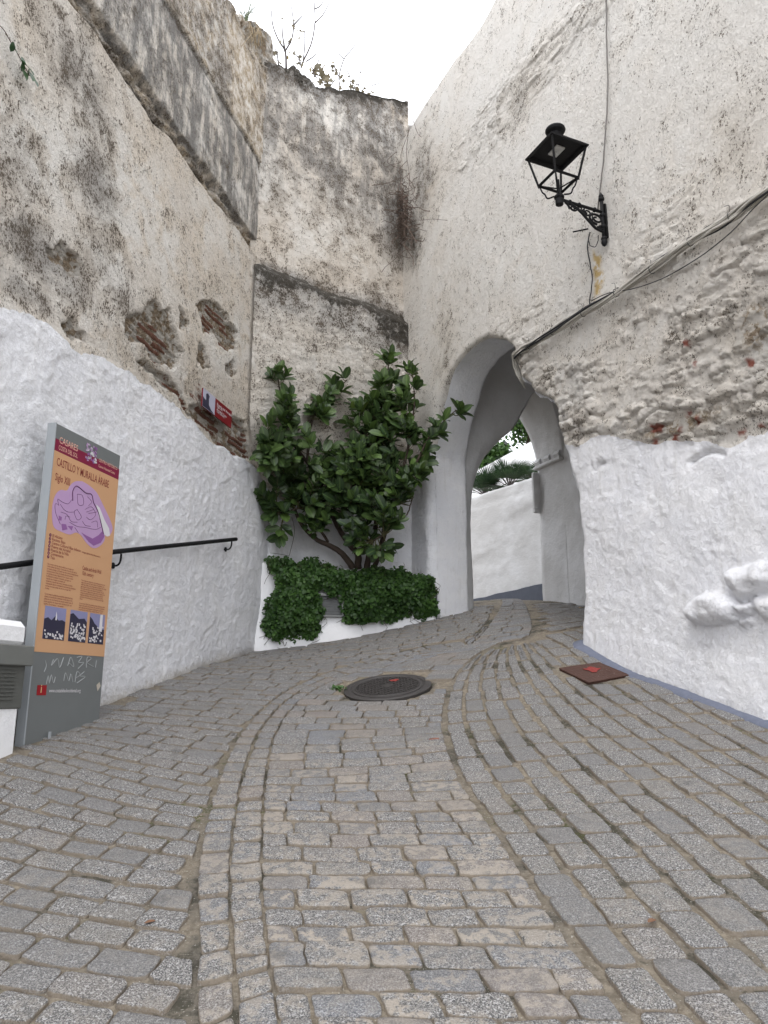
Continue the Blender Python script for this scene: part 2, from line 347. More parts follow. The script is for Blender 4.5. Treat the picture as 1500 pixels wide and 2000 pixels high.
def addq(c00, c10, c11, c01, zone): quads.append([c00, c10, c11, c01]); qz.append(zone)
def seg(a, b, t): return a+(b-a)*t
# zone C : rows between A1 and B0
nr = 120
def pair(i, n, c, sh): return c[min(len(c)-1, int(i/n*(len(c)-1)+sh))]
Lc = resamp((A1+B0)/2, .01); La = np.r_[0, np.cumsum(np.hypot(*np.diff((A1+B0)/2, axis=0).T))]
n_rows = int(La[-1]/.128); tr = np.linspace(0, La[-1], n_rows+1)+np.r_[0, rng.uniform(-.012, .012, n_rows)]
ar = np.stack([np.interp(tr, La, A1[:, k]) for k in (0, 1)], -1); br = np.stack([np.interp(tr, La, B0[:, k]) for k in (0, 1)], -1)
for i in range(n_rows):
    W = np.hypot(*(br[i]-ar[i]));
    if W < .12: continue
    cuts = [0.0]; first = rng.uniform(.10, .24)
    while cuts[-1] < W:
        cuts.append(cuts[-1]+(first if len(cuts) == 1 else rng.uniform(.17, .25)))
    if W-cuts[-2] < .09: cuts.pop(-2)
    cuts[-1] = W-.008; cuts = np.array(cuts)/W
    for a, b in zip(cuts[:-1], cuts[1:]):
        addq(seg(ar[i], br[i], a), seg(ar[i], br[i], b), seg(ar[i+1], br[i+1], b), seg(ar[i+1], br[i+1], a), 0)
# strip between A0 and A1 : two columns of setts laid lengthwise
_i = np.argmin(np.hypot(A0[:, None, 0]-A1[None, :, 0], A0[:, None, 1]-A1[None, :, 1]), 1); _i = np.convolve(np.r_[[_i[0]]*10, _i, [_i[-1]]*10], np.ones(21)/21, 'valid')
A1n = np.stack([np.interp(_i, np.arange(len(A1)), A1[:, k]) for k in (0, 1)], -1); LA0 = np.r_[0, np.cumsum(np.hypot(*np.diff(A0, axis=0).T))]
for col_i in (0, 1):
    L = LA0; i = 0; t = rng.uniform(0, .1)
    while t < L[-1]-.2:
        ln = rng.uniform(.13, .21); P4 = []
        for tt in (t, t+ln):
            a = np.array([np.interp(tt, L, A0[:, k]) for k in (0, 1)]); b = np.array([np.interp(tt, L, A1n[:, k]) for k in (0, 1)])
            P4 += [seg(a, b, col_i*.5), seg(a, b, col_i*.5+.5)]
        if np.hypot(*(P4[1]-P4[0])) > .05: addq(P4[0], P4[1], P4[3], P4[2], 1)
        t += ln
# zone L : rows square to the left wall
a = -8.0; row = 0
while a < 4.6:
    h = rng.uniform(.118, .138); b = .03-rng.uniform(0, .2)
    while b < 4.2:
        ln = rng.uniform(.18, .25); cs = [LW.P(a, 0, b)[:2], LW.P(a, 0, b+ln)[:2], LW.P(a+h, 0, b+ln)[:2], LW.P(a+h, 0, b)[:2]]
        sd_ = polyside(np.array(cs), A0)
        if np.all(sd_ < -.01): addq(*cs, 2)
        elif np.all(sd_[[0, 3]] < -.05):            # trim the end of the row against the strip
            k1 = np.clip(sd_[0]/(sd_[0]-sd_[1]), 0, 1); k2 = np.clip(sd_[3]/(sd_[3]-sd_[2]), 0, 1)
            k1 = max(.2, k1-.06); k2 = max(.2, k2-.06); addq(cs[0], seg(cs[0], cs[1], k1), seg(cs[3], cs[2], k2), cs[3], 2)
            break
        elif sd_.max() > 0: break
        b += ln
    a += h
# zone R : columns following B0 outwards
Bn = np.gradient(B0, axis=0); Bn = np.stack([Bn[:, 1], -Bn[:, 0]], -1)/np.hypot(*Bn.T)[:, None]
off = 0.02; LB = np.r_[0, np.cumsum(np.hypot(*np.diff(B0, axis=0).T))]
def inwall(p):
    v = (p-RW.o)@Vv; u = (p-RW.o)@Uv
    return (v > .02 and not (-.05 < u < 2.9)) or v > 2.2 or (u > 2.86 and v < .75)
w0, w1 = ghit(1090, 1290), ghit(1500, 1560); wd_ = (w1-w0)/np.hypot(*(w1-w0)); yy = B0[:, 1]
WL = np.stack([w0[0]+(yy-w0[1])*wd_[0]/wd_[1], yy], -1); WL[:, 0] += .12*np.clip(yy-8.2, 0, 9)
n_c = 8
p0, p1 = ghit(900, 1288), ghit(1128, 1226); e_ = (p1-p0)/np.hypot(*(p1-p0)); f_ = np.array([-e_[1], e_[0]])
def beyond(p): return np.dot(p-p0, f_)
k_ = 0.0
while k_ < 4.5:
    h_ = rng.uniform(.11, .13); a = -1.2-rng.uniform(0, .2)
    while a < 4:
        ln = rng.uniform(.16, .23); cs = [p0+e_*a+f_*k_, p0+e_*(a+ln)+f_*k_, p0+e_*(a+ln)+f_*(k_+h_), p0+e_*a+f_*(k_+h_)]; a += ln
        if np.all(polyside(np.array(cs), B0) > -.01) and not any(inwall(c) for c in cs): addq(*cs, 4)
    k_ += h_
for kcol in range(n_c+20):
    if kcol < n_c: c0 = B0+(WL-B0)*(kcol/n_c)+(WL-B0)*(.010 if kcol == 0 else 0); c1 = B0+(WL-B0)*((kcol+1)/n_c)
    else: c0 = WL+[(kcol-n_c)*.165, 0]; c1 = c0+[.165, 0]
    t = rng.uniform(0, .2)
    while t < LB[-1]-.25:
        ln = rng.uniform(.17, .25); P4 = []
        for tt in (t, t+ln): P4 += [np.array([np.interp(tt, LB, c[:, k]) for k in (0, 1)]) for c in (c0, c1)]
        mid = sum(P4)/4
        if beyond(P4[2]) < .02 and beyond(P4[3]) < .02 and not inwall(mid) and not inwall(P4[0]) and np.hypot(*(P4[2]-P4[0])) > .08 and np.hypot(*(P4[1]-P4[0])) > .06 and mid[0] < 4.8: addq(P4[0], P4[1], P4[3], P4[2], 3)
        t += ln
Q = np.array(quads); qz = np.array(qz)
MH = ghit(757, 1341); MHR = .355
RC = [ghit(*p) for p in [(1093, 1309), (1150, 1336), (1228, 1322), (1170, 1297)]]; RCc = sum(RC)/4
cen = Q.mean(1); keep = (np.hypot(*(cen-MH).T) > MHR+.06) & (cen[:, 1] > .3)
rcp = np.array(RC); keep &= polysd(cen, rcp)[0] > .05
keep &= polysd(cen, np.array([LW.P(-3, 0, 0)[:2], LW.P(-.95, 0, 0)[:2], LW.P(-.95, 0, .3)[:2], LW.P(-3, 0, .3)[:2]]))[0] > 0
lo = -(cen-LW.o)@LW.n; keep &= ((cen-LW.o)@LW.n) > .06
keep &= ~(((cen-PF.o)@PF.n < .02) & (cen[:, 1] > 8) & (cen[:, 0] < .6))
Q = Q[keep]; qz = qz[keep]; nq = len(Q)
K = 32; th = np.arange(K)*2*pi/K; ex = 8.0
su = np.sign(np.cos(th))*np.abs(np.cos(th))**(2/ex); sv = np.sign(np.sin(th))*np.abs(np.sin(th))**(2/ex)
size = np.stack([np.hypot(*(Q[:, 1]-Q[:, 0]).T), np.hypot(*(Q[:, 3]-Q[:, 0]).T)], -1)
gap = np.where(qz == 3, .015, np.where(qz == 0, .004, .0065))*rng.uniform(.5, 1.6, nq)
gapv = np.where(qz == 3, .009, np.where(qz == 0, .007, .011))*rng.uniform(.6, 1.5, nq)
gap[qz == 2] *= .8
rings = []; rnd = rng.uniform(0, 1, nq)
def ringpts(inset, wob):
    u = su[None]*(1-2*(gap[:, None]+inset)/size[:, :1]); v = sv[None]*(1-2*(gapv[:, None]+inset)/size[:, 1:])
    u = .5+.5*u; v = .5+.5*v
    P = (Q[:, 0][:, None]*((1-u)*(1-v))[..., None]+Q[:, 1][:, None]*(u*(1-v))[..., None]+Q[:, 2][:, None]*(u*v)[..., None]+Q[:, 3][:, None]*((1-u)*v)[..., None])
    n1 = fbm(P[..., 0]*22, P[..., 1]*22, rnd[:, None]*50, 4, 3)*wob; n2 = fbm(P[..., 0]*22+9, P[..., 1]*22, rnd[:, None]*50, 4, 5)*wob
    return P+np.stack([n1, n2], -1)
tilt = rng.normal(0, .014, (nq, 2)); lift = rng.uniform(-.004, .006, nq)
C0 = Q.mean(1)
def zz(P, h):
    z = gz(P[..., 0], P[..., 1]); d = P-C0[:, None]
    return z+h+lift[:, None]+(d*tilt[:, None]).sum(-1)+fbm(P[..., 0]*25, P[..., 1]*25, rnd[:, None]*9, 2, 8)*.0028
R_ = [(0, -.035, .0085, 1), (.0, .004, .0085, .9), (.0025, .0092, .0085, .5), (.011, .0110, .0065, .12), (.034, .0112, .001, .0)]
Vs = []; ed = []
for ins, h, wob, e in R_:
    P = ringpts(ins, wob); Vs.append(np.concatenate([P, zz(P, h)[..., None]], -1)); ed.append(np.full((nq, K), e))
cp = C0[:, None]; Vs.append(np.concatenate([cp, zz(cp, .0115)[..., None]], -1)); ed.append(np.zeros((nq, 1)))
VV = np.concatenate(Vs, 1); per = VV.shape[1]; ED = np.concatenate(ed, 1)
tf = []
for r in range(len(R_)-1):
    for j in range(K): a_, b_ = r*K+j, r*K+(j+1) % K; tf += [(a_, b_, b_+K), (a_, b_+K, a_+K)]
c_ = len(R_)*K
for j in range(K): tf.append(((len(R_)-1)*K+j, (len(R_)-1)*K+(j+1) % K, c_))
tf = np.array(tf); FF = (tf[None]+(np.arange(nq)*per)[:, None, None]).reshape(-1, 3)
patv = np.where(qz == 0, rng.uniform(.2, 1, nq), np.where(qz == 1, .6, rng.uniform(0, .25, nq)))*sstep(6.5, 3.5, C0[:, 1])
setts = make_mesh('setts', VV.reshape(-1, 3), FF, MAT_SETT, attrs={'rnd': np.repeat(rnd, per), 'edge': ED.ravel(), 'pat': np.repeat(patv, per), 'hue': np.repeat(np.where(qz == 0, rng.random(nq), np.where(qz == 1, .1+.8*rng.random(nq), .25+.5*rng.random(nq))), per)})
# mortar bed as one sheet, finer near the camera
xs = np.unique(np.r_[np.arange(-60, -4, 2.), np.arange(-4, 4.5, .03), np.arange(4.5, 60, 2.)]); ys = np.unique(np.r_[np.arange(-40, -.5, 2.), np.arange(-.5, 12.5, .03), np.arange(12.5, 120, 2.)])
X, Y = np.meshgrid(xs, ys); Xc = np.clip(X, -8, 9); Yc = np.clip(Y, -5, 26)
Z = gz(Xc, Yc)-.004+fbm(X*6, Y*6, 0, 3, 2)*.006+fbm(X*30, Y*30, 0, 2, 4)*.002
fm = (np.abs(X) < 4.6) & (Y > -.5) & (Y < 12.6); gd = np.full(X.shape, 9.)
XY = np.stack([X[fm], Y[fm]], -1); gd[fm] = np.minimum(*[np.concatenate([np.min(np.hypot(XY[k:k+4000, None, 0]-c_[None, ::2, 0], XY[k:k+4000, None, 1]-c_[None, ::2, 1]), 1) for k in range(0, len(XY), 4000)]) for c_ in (A0, B0)])
drk = .6*np.exp(-(gd/.022)**2)
near = (np.hypot(X-MH[0], Y-MH[1]) < MHR+.02); Z = np.where(near, Z-.03, Z)
ny, nx = X.shape; idx = np.arange(ny*nx).reshape(ny, nx)
GF = np.stack([idx[:-1, :-1], idx[:-1, 1:], idx[1:, 1:], idx[1:, :-1]], -1).reshape(-1, 4)
gm = make_mesh('cobbled_street', np.stack([X, Y, Z], -1).reshape(-1, 3), GF, MAT_JOINT, attrs={'drk': drk.ravel()})
street = link('cobbled_street', gm, label='steep street of grey granite setts with sandy joints climbing to the arch', cat='street', kind='structure')
so_ = link('setts', setts, street)

# ------------------------------------------------------------------ wall surfaces
def grid_axes(lo, hi, step, fine_lo, fine_hi, coarse=.12):
    a = [lo]
    while a[-1] < hi: a.append(a[-1]+(step if fine_lo <= a[-1] <= fine_hi else coarse))
    return np.array(a)
def blob(fr, P, lst):
    r = np.zeros(len(P))
    for px, py, rx, ry, k in lst:
        c = fr.at(px, py); sx = abs(fr.at(px+rx, py)[0]-fr.at(px-rx, py)[0])/2; sz = abs(fr.at(px, py-ry)[1]-fr.at(px, py+ry)[1])/2
        d = ((P[:, 0]-c[0])/sx)**2+((P[:, 1]-c[1])/sz)**2; r = np.maximum(r, k*np.exp(-d*.9))
    return r
def wobble(P, seed, f=4, amp=.05): return P+np.stack([fbm(P[:, 0]*f, P[:, 1]*f, seed, 4, seed), fbm(P[:, 0]*f, P[:, 1]*f, seed+5, 4, seed+9)], -1)*amp
def plaster_disp(s, z, wh, raw, seed):
    d = fbm(s*.9, z*.9, seed, 3, seed)*.022
    d = d+(fbm(s*3, z*3, seed, 5, seed+3)*.0065+fbm(s*14, z*14, seed, 3, seed+4, True)*.0040+sstep(.05, .18, fbm(s*4, z*4, seed, 6, seed+14))*.006)*(.2+.9*wh)*(1-raw)
    ws, wz = s+fbm(s*3, z*3, seed, 3, seed+2)*.10, z+fbm(s*3, z*3, seed+4, 3, seed+6)*.05
    f1, e1, c1 = worley(ws*4.2, wz*9.5, seed); g1, e2, c2 = worley(ws*10+3, wz*20, seed+1)
    st_ = sstep(0, .22, e1)*(.25+.9*c1)*.050+sstep(0, .25, e2)*(.2+.8*c2)*.016
    st_ = st_*(.45+.75*sstep(-.5, .1, fbm(s*1.5, z*2.5, seed, 2, seed+12)))
    co = fbm(s*2.6, z*7.5, seed, 5, seed+7, True)*.016+fbm(s*11, z*18, seed, 4, seed+8)*.016
    return d+raw*(co*1.1+st_*1.0-.035)
def holes(F_, V2, poly):                            # cut a polygon out of a grid and snap its rim
    sdv, nearp = polysd(V2, poly); out_ = sdv > 0
    kp = out_[F_].any(1); F_ = F_[kp]; V2 = V2.copy(); m = ~out_; V2[m] = nearp[m]; sdv = np.maximum(sdv, 0); return F_, V2, sdv
def gridf(nr_, nc_):
    i = np.arange(nr_*nc_).reshape(nr_, nc_); return np.stack([i[:-1, :-1], i[:-1, 1:], i[1:, 1:], i[1:, :-1]], -1).reshape(-1, 4)
def compact(V, F_, at):
    used = np.zeros(len(V), bool); used[F_.ravel()] = True; mp = np.cumsum(used)-1
    return V[used], mp[F_], {k: a[used] for k, a in at.items()}
def zeros(n): return {k: np.zeros(n) for k in ATTRS}

# ---- left wall: three tiers, each set back behind the one below
s_ax = grid_axes(-7.5, 3.9, .021, -2.3, 3.9); t_ax = np.linspace(0, 1, 600)
g0 = gz(*LW.P(s_ax, 0)[:, :2].T)-.12
top = np.interp(s_ax, [-8, -.88, -.11, .9, 1.38, 1.79, 1.92, 2.33, 2.75, 2.86, 4], [6.75, 6.78, 6.9, 7.4, 7.7, 7.93, 7.92, 8.25, 8.5, 8.28, 8.2])+fbm(s_ax*4, s_ax*0, 3, 5, 5)*.06
S = np.repeat(s_ax[None], len(t_ax), 0); Zg = g0[None]+(top-g0)[None]*t_ax[:, None]
P2 = np.stack([S.ravel(), Zg.ravel()], -1); n = len(P2); A = zeros(n)
wob = wobble(P2, 2, 3.2, .07)
wline = LW.pts([(-500, 250), (-200, 480), (0, 597), (60, 625), (120, 665), (180, 700), (250, 730), (300, 765), (345, 790), (380, 830), (420, 865), (460, 880), (480, 905), (505, 915), (560, 925), (600, 930)])
white_poly = np.vstack([wline, [[6, wline[-1, 1]], [6, -5], [-14, -5], [-14, wline[0, 1]]]])
A['wh'] = soft(wob, white_poly, .10)
z1 = LW.at(505, 505)[1]; z2 = LW.at(515, 325)[1]
raws = [[(240, 640), (262, 622), (300, 580), (332, 615), (358, 700), (340, 722), (300, 700), (262, 672)], [(345, 600), (362, 625), (366, 638), (352, 632)],
        [(388, 595), (425, 588), (462, 640), (463, 690), (438, 680), (396, 640)], [(265, 700), (300, 715), (345, 760), (375, 815), (330, 772)],
        [(388, 668), (402, 676), (404, 722), (388, 712)], [(438, 712), (460, 708), (462, 730), (442, 732)], [(395, 795), (440, 800), (478, 830), (492, 900), (460, 885), (420, 862), (380, 828), (368, 780)],
        [(95, 490), (125, 478), (150, 500), (156, 545), (135, 540), (108, 525)], [(120, 622), (148, 612), (166, 645), (160, 660), (130, 648)]]
raw = np.zeros(n)
for r_ in raws: raw = np.maximum(raw, soft(wobble(wobble(P2, 9, 14, .02), 13, 4.5, .09), LW.pts(r_), .015))
deep = raw.copy()
brk = blob(LW, P2, [(305, 670, 30, 30, 1), (425, 640, 30, 30, 1.1), (380, 800, 50, 50, .9), (455, 860, 40, 40, 1.2)])
raw = np.maximum(raw, .55*blob(LW, P2, [(400, 790, 60, 60, 1), (330, 740, 50, 40, .9), (470, 870, 25, 40, 1), (200, 370, 30, 45, .6), (180, 180, 40, 90, .5)]))
fr_ = (P2[:, 1]+.004*np.sin(P2[:, 0]*9)+fbm(P2[:, 0]*6, P2[:, 1]*6, 3, 2, 33)*.010)/.060; rid_ = np.floor(fr_); fr_ = fr_-rid_; bcol = np.floor(P2[:, 0]/.24+.5*(rid_ % 2)+hsh(rid_, rid_, rid_, 3)*.3)
bh = hsh(bcol, rid_, rid_*0, 8); course = sstep(.02, .30, fr_)*sstep(1., .72, fr_); bface = course*(.35+.65*bh)
A['brk'] = np.clip(brk*1.4, 0, 1)*course*(bh > .42)
crack = np.exp(-((P2[:, 1]-z1-.10-fbm(P2[:, 0]*2, P2[:, 0]*0, 1, 3, 4)*.035)/(.145*(1+.5*fbm(P2[:, 0]*1.7, P2[:, 0]*0, 7, 2, 4))))**4)
cl = np.exp(-((P2[:, 1]-z1-.03-fbm(P2[:, 0]*2.5, P2[:, 0]*0, 1, 3, 4)*.03)/.036)**2)
A['gr'] = np.clip(.20+.92*blob(LW, P2, [(60, 480, 160, 70, .75), (20, 330, 90, 120, .5), (160, 130, 110, 110, .55), (240, 560, 120, 80, .4), (40, 560, 120, 40, .6), (190, 360, 60, 80, .5), (300, 430, 130, 120, .05), (480, 700, 40, 200, .05)])+fbm(P2[:, 0]*1.3, P2[:, 1]*1.3, 2, 3, 6)*.18, 0, 1)
tier2 = sstep(z1+.10, z1+.20, P2[:, 1]); tier3 = sstep(z2-.01, z2+.03, P2[:, 1]-fbm(P2[:, 0]*5, P2[:, 0]*0, 3, 3, 2)*.015)
A['gr'] = np.where(tier3 > .5, .62+.25*fbm(P2[:, 0]*1.5, P2[:, 1]*1.5, 5, 3, 8), np.where(tier2 > .5, .22, A['gr']))
A['gr'] = np.clip(np.maximum(A['gr'], cl*1.55*(.55+.6*fbm(P2[:, 0]*2.2, P2[:, 0]*0, 9, 3, 14)+.3))+crack*.5*(.5+.8*fbm(P2[:, 0]*4, P2[:, 1]*9, 6, 3, 3)), 0, 1.5)
A['stk'] = tier2*(1-tier3)*.95; A['tan'] = np.clip(tier3*.9+crack*.9+raw*.5, 0, 1)
A['wh'] = A['wh']*(1-.9*sstep(.2, .6, raw*(P2[:, 1] > 0)*sstep(.55, .4, A['wh'])))
lip = np.exp(-((P2[:, 1]-z2+.015)/.014)**2)*(1-0); A['gr'] = np.clip(A['gr']+lip*.9, 0, 1.3)
A['raw'] = np.clip(np.maximum(raw, crack*.35*(1-cl)), 0, 1)
d = plaster_disp(P2[:, 0], P2[:, 1], A['wh'], np.clip(raw, 0, 1)*.22, 11)+deep*bface*.026
d -= deep*.06+sstep(.2, .9, crack)*.05*(1+.9*fbm(P2[:, 0]*5, P2[:, 1]*16, 1, 4, 5, True))+cl*.17*(.6+.6*fbm(P2[:, 0]*3, P2[:, 0]*0, 1, 2, 5))+tier2*.035-tier3*.03
earth = blob(LW, P2, [(505, 75, 34, 42, 1.2), (470, 40, 16, 22, 1.)])*sstep(7.2, 7.6, P2[:, 1]); A['raw'] = np.clip(A['raw']+.7*earth, 0, 1); A['tan'] = np.clip(A['tan']+earth, 0, 1); A['gr'] = np.clip(A['gr']-.1*earth, 0, 1.3)
d += earth*(fbm(P2[:, 0]*7, P2[:, 1]*14, 2, 4, 17, True)*.05-.03)
d += np.exp(-((P2[:, 1]-z1-.02)/.05)**2)*.02
d += A['wh']*.012*(1-sstep(0, .3, raw))
d -= np.clip(P2[:, 1]-2, 0, 9)*.0
A['dst'] = np.exp(-np.clip(P2[:, 1]-gz(*LW.P(P2[:, 0], 0)[:, :2].T), 0, 9)/.16)
V3 = LW.P(P2[:, 0], P2[:, 1], d)
rampart = thing('rampart_wall', tuple(LW.P(0, -.1)), 'tall weathered plaster wall on the left, whitewashed below with a long crack above', 'wall')
pl_l = part('plaster_face', V3, gridf(*S.shape), MAT_PL, rampart, attrs=A)
def capstrip(fr, s, ztop, off0, back, name, parent):  # top and back of a wall
    a = fr.P(s, ztop, off0); b = fr.P(s, ztop+.02, -back); c = fr.P(s, ztop*0-1.5, -back); V = np.vstack([a, b, c]); m_ = len(s)
    F_ = [(i, i+1, m_+i+1, m_+i) for i in range(m_-1)]+[(m_+i, m_+i+1, 2*m_+i+1, 2*m_+i) for i in range(m_-1)]
    at = zeros(len(V)); at['gr'] += .7; at['tan'] += .8; return part(name, V, F_, MAT_PL, parent, attrs=at, smooth=False)
capstrip(LW, s_ax[::6], top[::6]-.01, -.20, 1.4, 'wall_top', rampart)

# ---- back wall
bs = np.arange(-.12, 2.42, .017); t_ax = np.linspace(0, 1, 480)
tp = [BW.at(*p) for p in [(500, 110), (535, 128), (560, 132), (572, 126), (590, 150), (615, 170), (650, 172), (700, 180), (760, 192), (805, 200)]]
topb = np.interp(bs, [p[0] for p in tp], [p[1] for p in tp])+fbm(bs*6, bs*0, 3, 3, 5)*.035
S = np.repeat(bs[None], len(t_ax), 0); Zg = -.1+(topb+.1)[None]*t_ax[:, None]
P2 = np.stack([S.ravel(), Zg.ravel()], -1); n = len(P2); A = zeros(n)
zl = 4.90+fbm(P2[:, 0]*2, P2[:, 0]*0, 3, 3, 5)*.03
below = 1-sstep(-.02, .20, P2[:, 1]-zl)
A['wh'] = soft(wobble(P2, 5, 3, .08), BW.pts([(440, 905), (520, 960), (640, 990), (760, 985), (850, 955), (860, 1500), (420, 1500)]), .08)
A['gr'] = .42+.15*fbm(P2[:, 0]*1.1, P2[:, 1]*1.1, 4, 3, 5)+blob(BW, P2, [(640, 330, 60, 50, .3), (740, 260, 60, 60, .35), (780, 420, 40, 90, .5), (560, 230, 40, 40, .2), (620, 620, 120, 35, .6), (760, 650, 60, 60, .7), (540, 580, 60, 30, .6), (600, 700, 80, 60, .1), (700, 500, 60, 100, -.0)])
A['gr'] = np.where(below > .5, np.clip(A['gr']*.72, .25, 1), A['gr'])
ledge = np.exp(-((P2[:, 1]-zl-.07)/.12)**2)*1.15+sstep(-.75, -.02, P2[:, 1]-zl)*(1-sstep(-.02, .03, P2[:, 1]-zl))*(.35+.5*fbm(P2[:, 0]*2.2, P2[:, 1]*2.6, 5, 4, 31)+.25*sstep(1.2, 2.2, P2[:, 0])+.25*sstep(.6, .0, P2[:, 0])); A['gr'] = np.clip(A['gr']+ledge, 0, 1.3)
A['pal'] = .45*below
A['stk'] = .75*(1-below)*sstep(5.6, 7, P2[:, 1])
A['tan'] = np.clip(.15*below+.12+.5*sstep(topb.mean()-.5, topb.mean()+.3, P2[:, 1]), 0, 1)
edge_t = sstep(.35, .02, np.repeat(topb[None], len(t_ax), 0).ravel()-P2[:, 1]+fbm(P2[:, 0]*4, P2[:, 1]*4, 2, 3, 5)*.12)
A['gr'] = np.clip(A['gr']+edge_t*.8, 0, 1.3)
A['raw'] = np.clip(.22*below*(1-A['wh'])+edge_t*.35, 0, 1)
d = plaster_disp(P2[:, 0], P2[:, 1], A['wh'], .16*below*(1-A['wh'])+.04+edge_t*.4, 21)+below*.15
lowk = 1-sstep(2.0, 3.1, P2[:, 1])
up = BW.P(P2[:, 0], P2[:, 1], d)
tt = np.clip((P2[:, 0])/2.31, -.1, 1.1)
lowL = np.stack([-1.36+tt*1.72, 9.50+tt*.40-.35*np.exp(-(tt/.10)**2), P2[:, 1]], -1)+np.c_[d*.2, -d, d*0]
V3 = up*(1-lowk[:, None])+lowL*lowk[:, None]
bastion = thing('bastion_wall', tuple(BW.P(1.1, .5)), 'grey stained wall closing the corner between both walls, with a dark sloping ledge', 'wall')
part('plaster_face', V3, gridf(*S.shape), MAT_PL, bastion, attrs=A)
capstrip(BW, bs[::4], topb[::4]-.01, .0, 1.2, 'wall_top', bastion)

# ---- right wall with the outer arch
arch_px = [(841, 1245), (841, 1180), (841, 1100), (840, 1000), (838, 910), (838, 886), (844, 847), (852, 808), (864, 769), (873, 742), (885, 718), (900, 697), (918, 679), (935, 666), (951, 659), (970, 660), (990, 668), (1003, 683), (1009, 697), (1012, 712), (1017, 736), (1035, 751), (1044, 766), (1059, 770), (1077, 781), (1089, 799), (1096, 832), (1101, 862), (1110, 895), (1122, 940), (1129, 985), (1134, 1030), (1137, 1090), (1140, 1180), (1141, 1262), (1141, 1300)]
arch0 = spline(RW.pts(arch_px), 260)
arch0[0, 1] = arch0[-1, 1] = -.6
arch0[1:-1] += np.stack([fbm(arch0[1:-1, 0]*7, arch0[1:-1, 1]*7, 0, 3, 2), fbm(arch0[1:-1, 0]*7, arch0[1:-1, 1]*7, 4, 3, 6)], -1)*.022*sstep(1.6, .4, arch0[1:-1, 0])[:, None]
s_ax = grid_axes(-7.5, 3.55, .02, -2.3, 3.6); t_ax = np.linspace(0, 1, 560)
g0 = gz(*RW.P(s_ax, 0)[:, :2].T)-.12
topr = np.interp(s_ax, [-8, -1, 0.89, 2.83, 3.6], [8.35, 8.3, 7.99, 7.96, 8.0])+fbm(s_ax*1.5, s_ax*0, 3, 3, 5)*.05
S = np.repeat(s_ax[None], len(t_ax), 0); Zg = g0[None]+(topr-g0)[None]*t_ax[:, None]
P2 = np.stack([S.ravel(), Zg.ravel()], -1)
FR, P2, sdv = holes(gridf(*S.shape), P2, arch0)
n = len(P2); A = zeros(n); wob = wobble(P2, 3, 3.5, .06)
wl = RW.pts([(1090, 850), (1108, 862), (1130, 868), (1160, 850), (1190, 846), (1240, 855), (1280, 872), (1330, 868), (1400, 862), (1440, 876), (1500, 850), (1700, 845), (2100, 860)])
A['wh'] = soft(wob, np.vstack([[[.12, wl[0, 1]]], wl, [[-12, wl[-1, 1]], [-12, -4], [.12, -4]]]), .07)
wl2 = RW.pts([(860, 800), (838, 885), (815, 930), (780, 965)])
A['wh'] = np.maximum(A['wh'], soft(wob, np.vstack([wl2, [[6, wl2[-1, 1]], [6, -4], [2.0, -4], [2.0, wl2[0, 1]]]]), .12))
rawp = RW.pts([(1018, 735), (1012, 700), (1080, 655), (1160, 608), (1300, 520), (1420, 455), (1560, 370), (1900, 250), (1900, 850), (1500, 855), (1440, 878), (1330, 870), (1270, 870), (1190, 848), (1130, 870), (1105, 862), (1090, 800), (1045, 766)])
raw = soft(wob, rawp, .12)
raw2 = np.maximum(.38*soft(wob, RW.pts([(960, 655), (1010, 600), (1120, 520), (1240, 430), (1330, 330), (1420, 240), (1600, 120), (1600, 420), (1300, 540), (1010, 700)]), .3),
                  .50*soft(wob, RW.pts([(1170, -40), (1080, 60), (960, 190), (860, 300), (812, 400), (795, 500), (830, 430), (880, 360), (960, 290), (1010, 240), (1110, 110), (1230, -40)]), .2))
rawA = np.maximum(raw, raw2)*(1-A['wh'])
st = blob(RW, P2, [(868, 700, 18, 110, .6), (1230, 610, 50, 40, .3), (1460, 640, 60, 70, .55), (1290, 850, 170, 30, .6), (1430, 280, 40, 60, .4), (1130, 840, 30, 25, .7), (1010, 200, 40, 60, .5), (830, 350, 25, 90, .75), (808, 470, 14, 50, 1.0), (800, 600, 10, 150, .2)])
A['gr'] = np.clip(.10+st*.8+.16*fbm(P2[:, 0]*1.2, P2[:, 1]*1.2, 3, 3, 7)+raw*.05+raw2*.25, 0, 1.2)
A['tan'] = np.clip(raw2*.4+st*.7+raw*.12, 0, 1)
A['raw'] = np.clip(.22*raw*(1-A['wh'])+.16*raw2+st*.25+raw*blob(RW, P2, [(1290, 850, 190, 24, .36), (1480, 640, 40, 70, .40)]), 0, 1)
A['brk'] = np.zeros(n); A['yel'] = .9*soft(wobble(P2, 6, 9, .03), RW.pts([(1158, 490), (1172, 500), (1178, 540), (1170, 580), (1160, 600), (1160, 540)]), .03)
for px, py, r1, r2 in [(1345, 672, 9, 4), (1467, 710, 9, 7), (1287, 838, 12, 8), (1323, 856, 8, 7), (1368, 824, 5, 8), (1461, 862, 4, 5), (1330, 838, 4, 5), (1282, 864, 6, 5), (1490, 833, 7, 3), (1450, 845, 9, 4), (1346, 807, 5, 4), (1360, 712, 3, 4)]:
    A['rd'] = np.maximum(A['rd'], soft(wobble(P2, 4, 30, .012), RW.pts([(px-r1, py-r2), (px+r1, py-r2-2), (px+r1, py+r2), (px-r1+1, py+r2+2)]), .012)*.95)
d = plaster_disp(P2[:, 0], P2[:, 1], A['wh'], np.clip(rawA, 0, 1), 31)
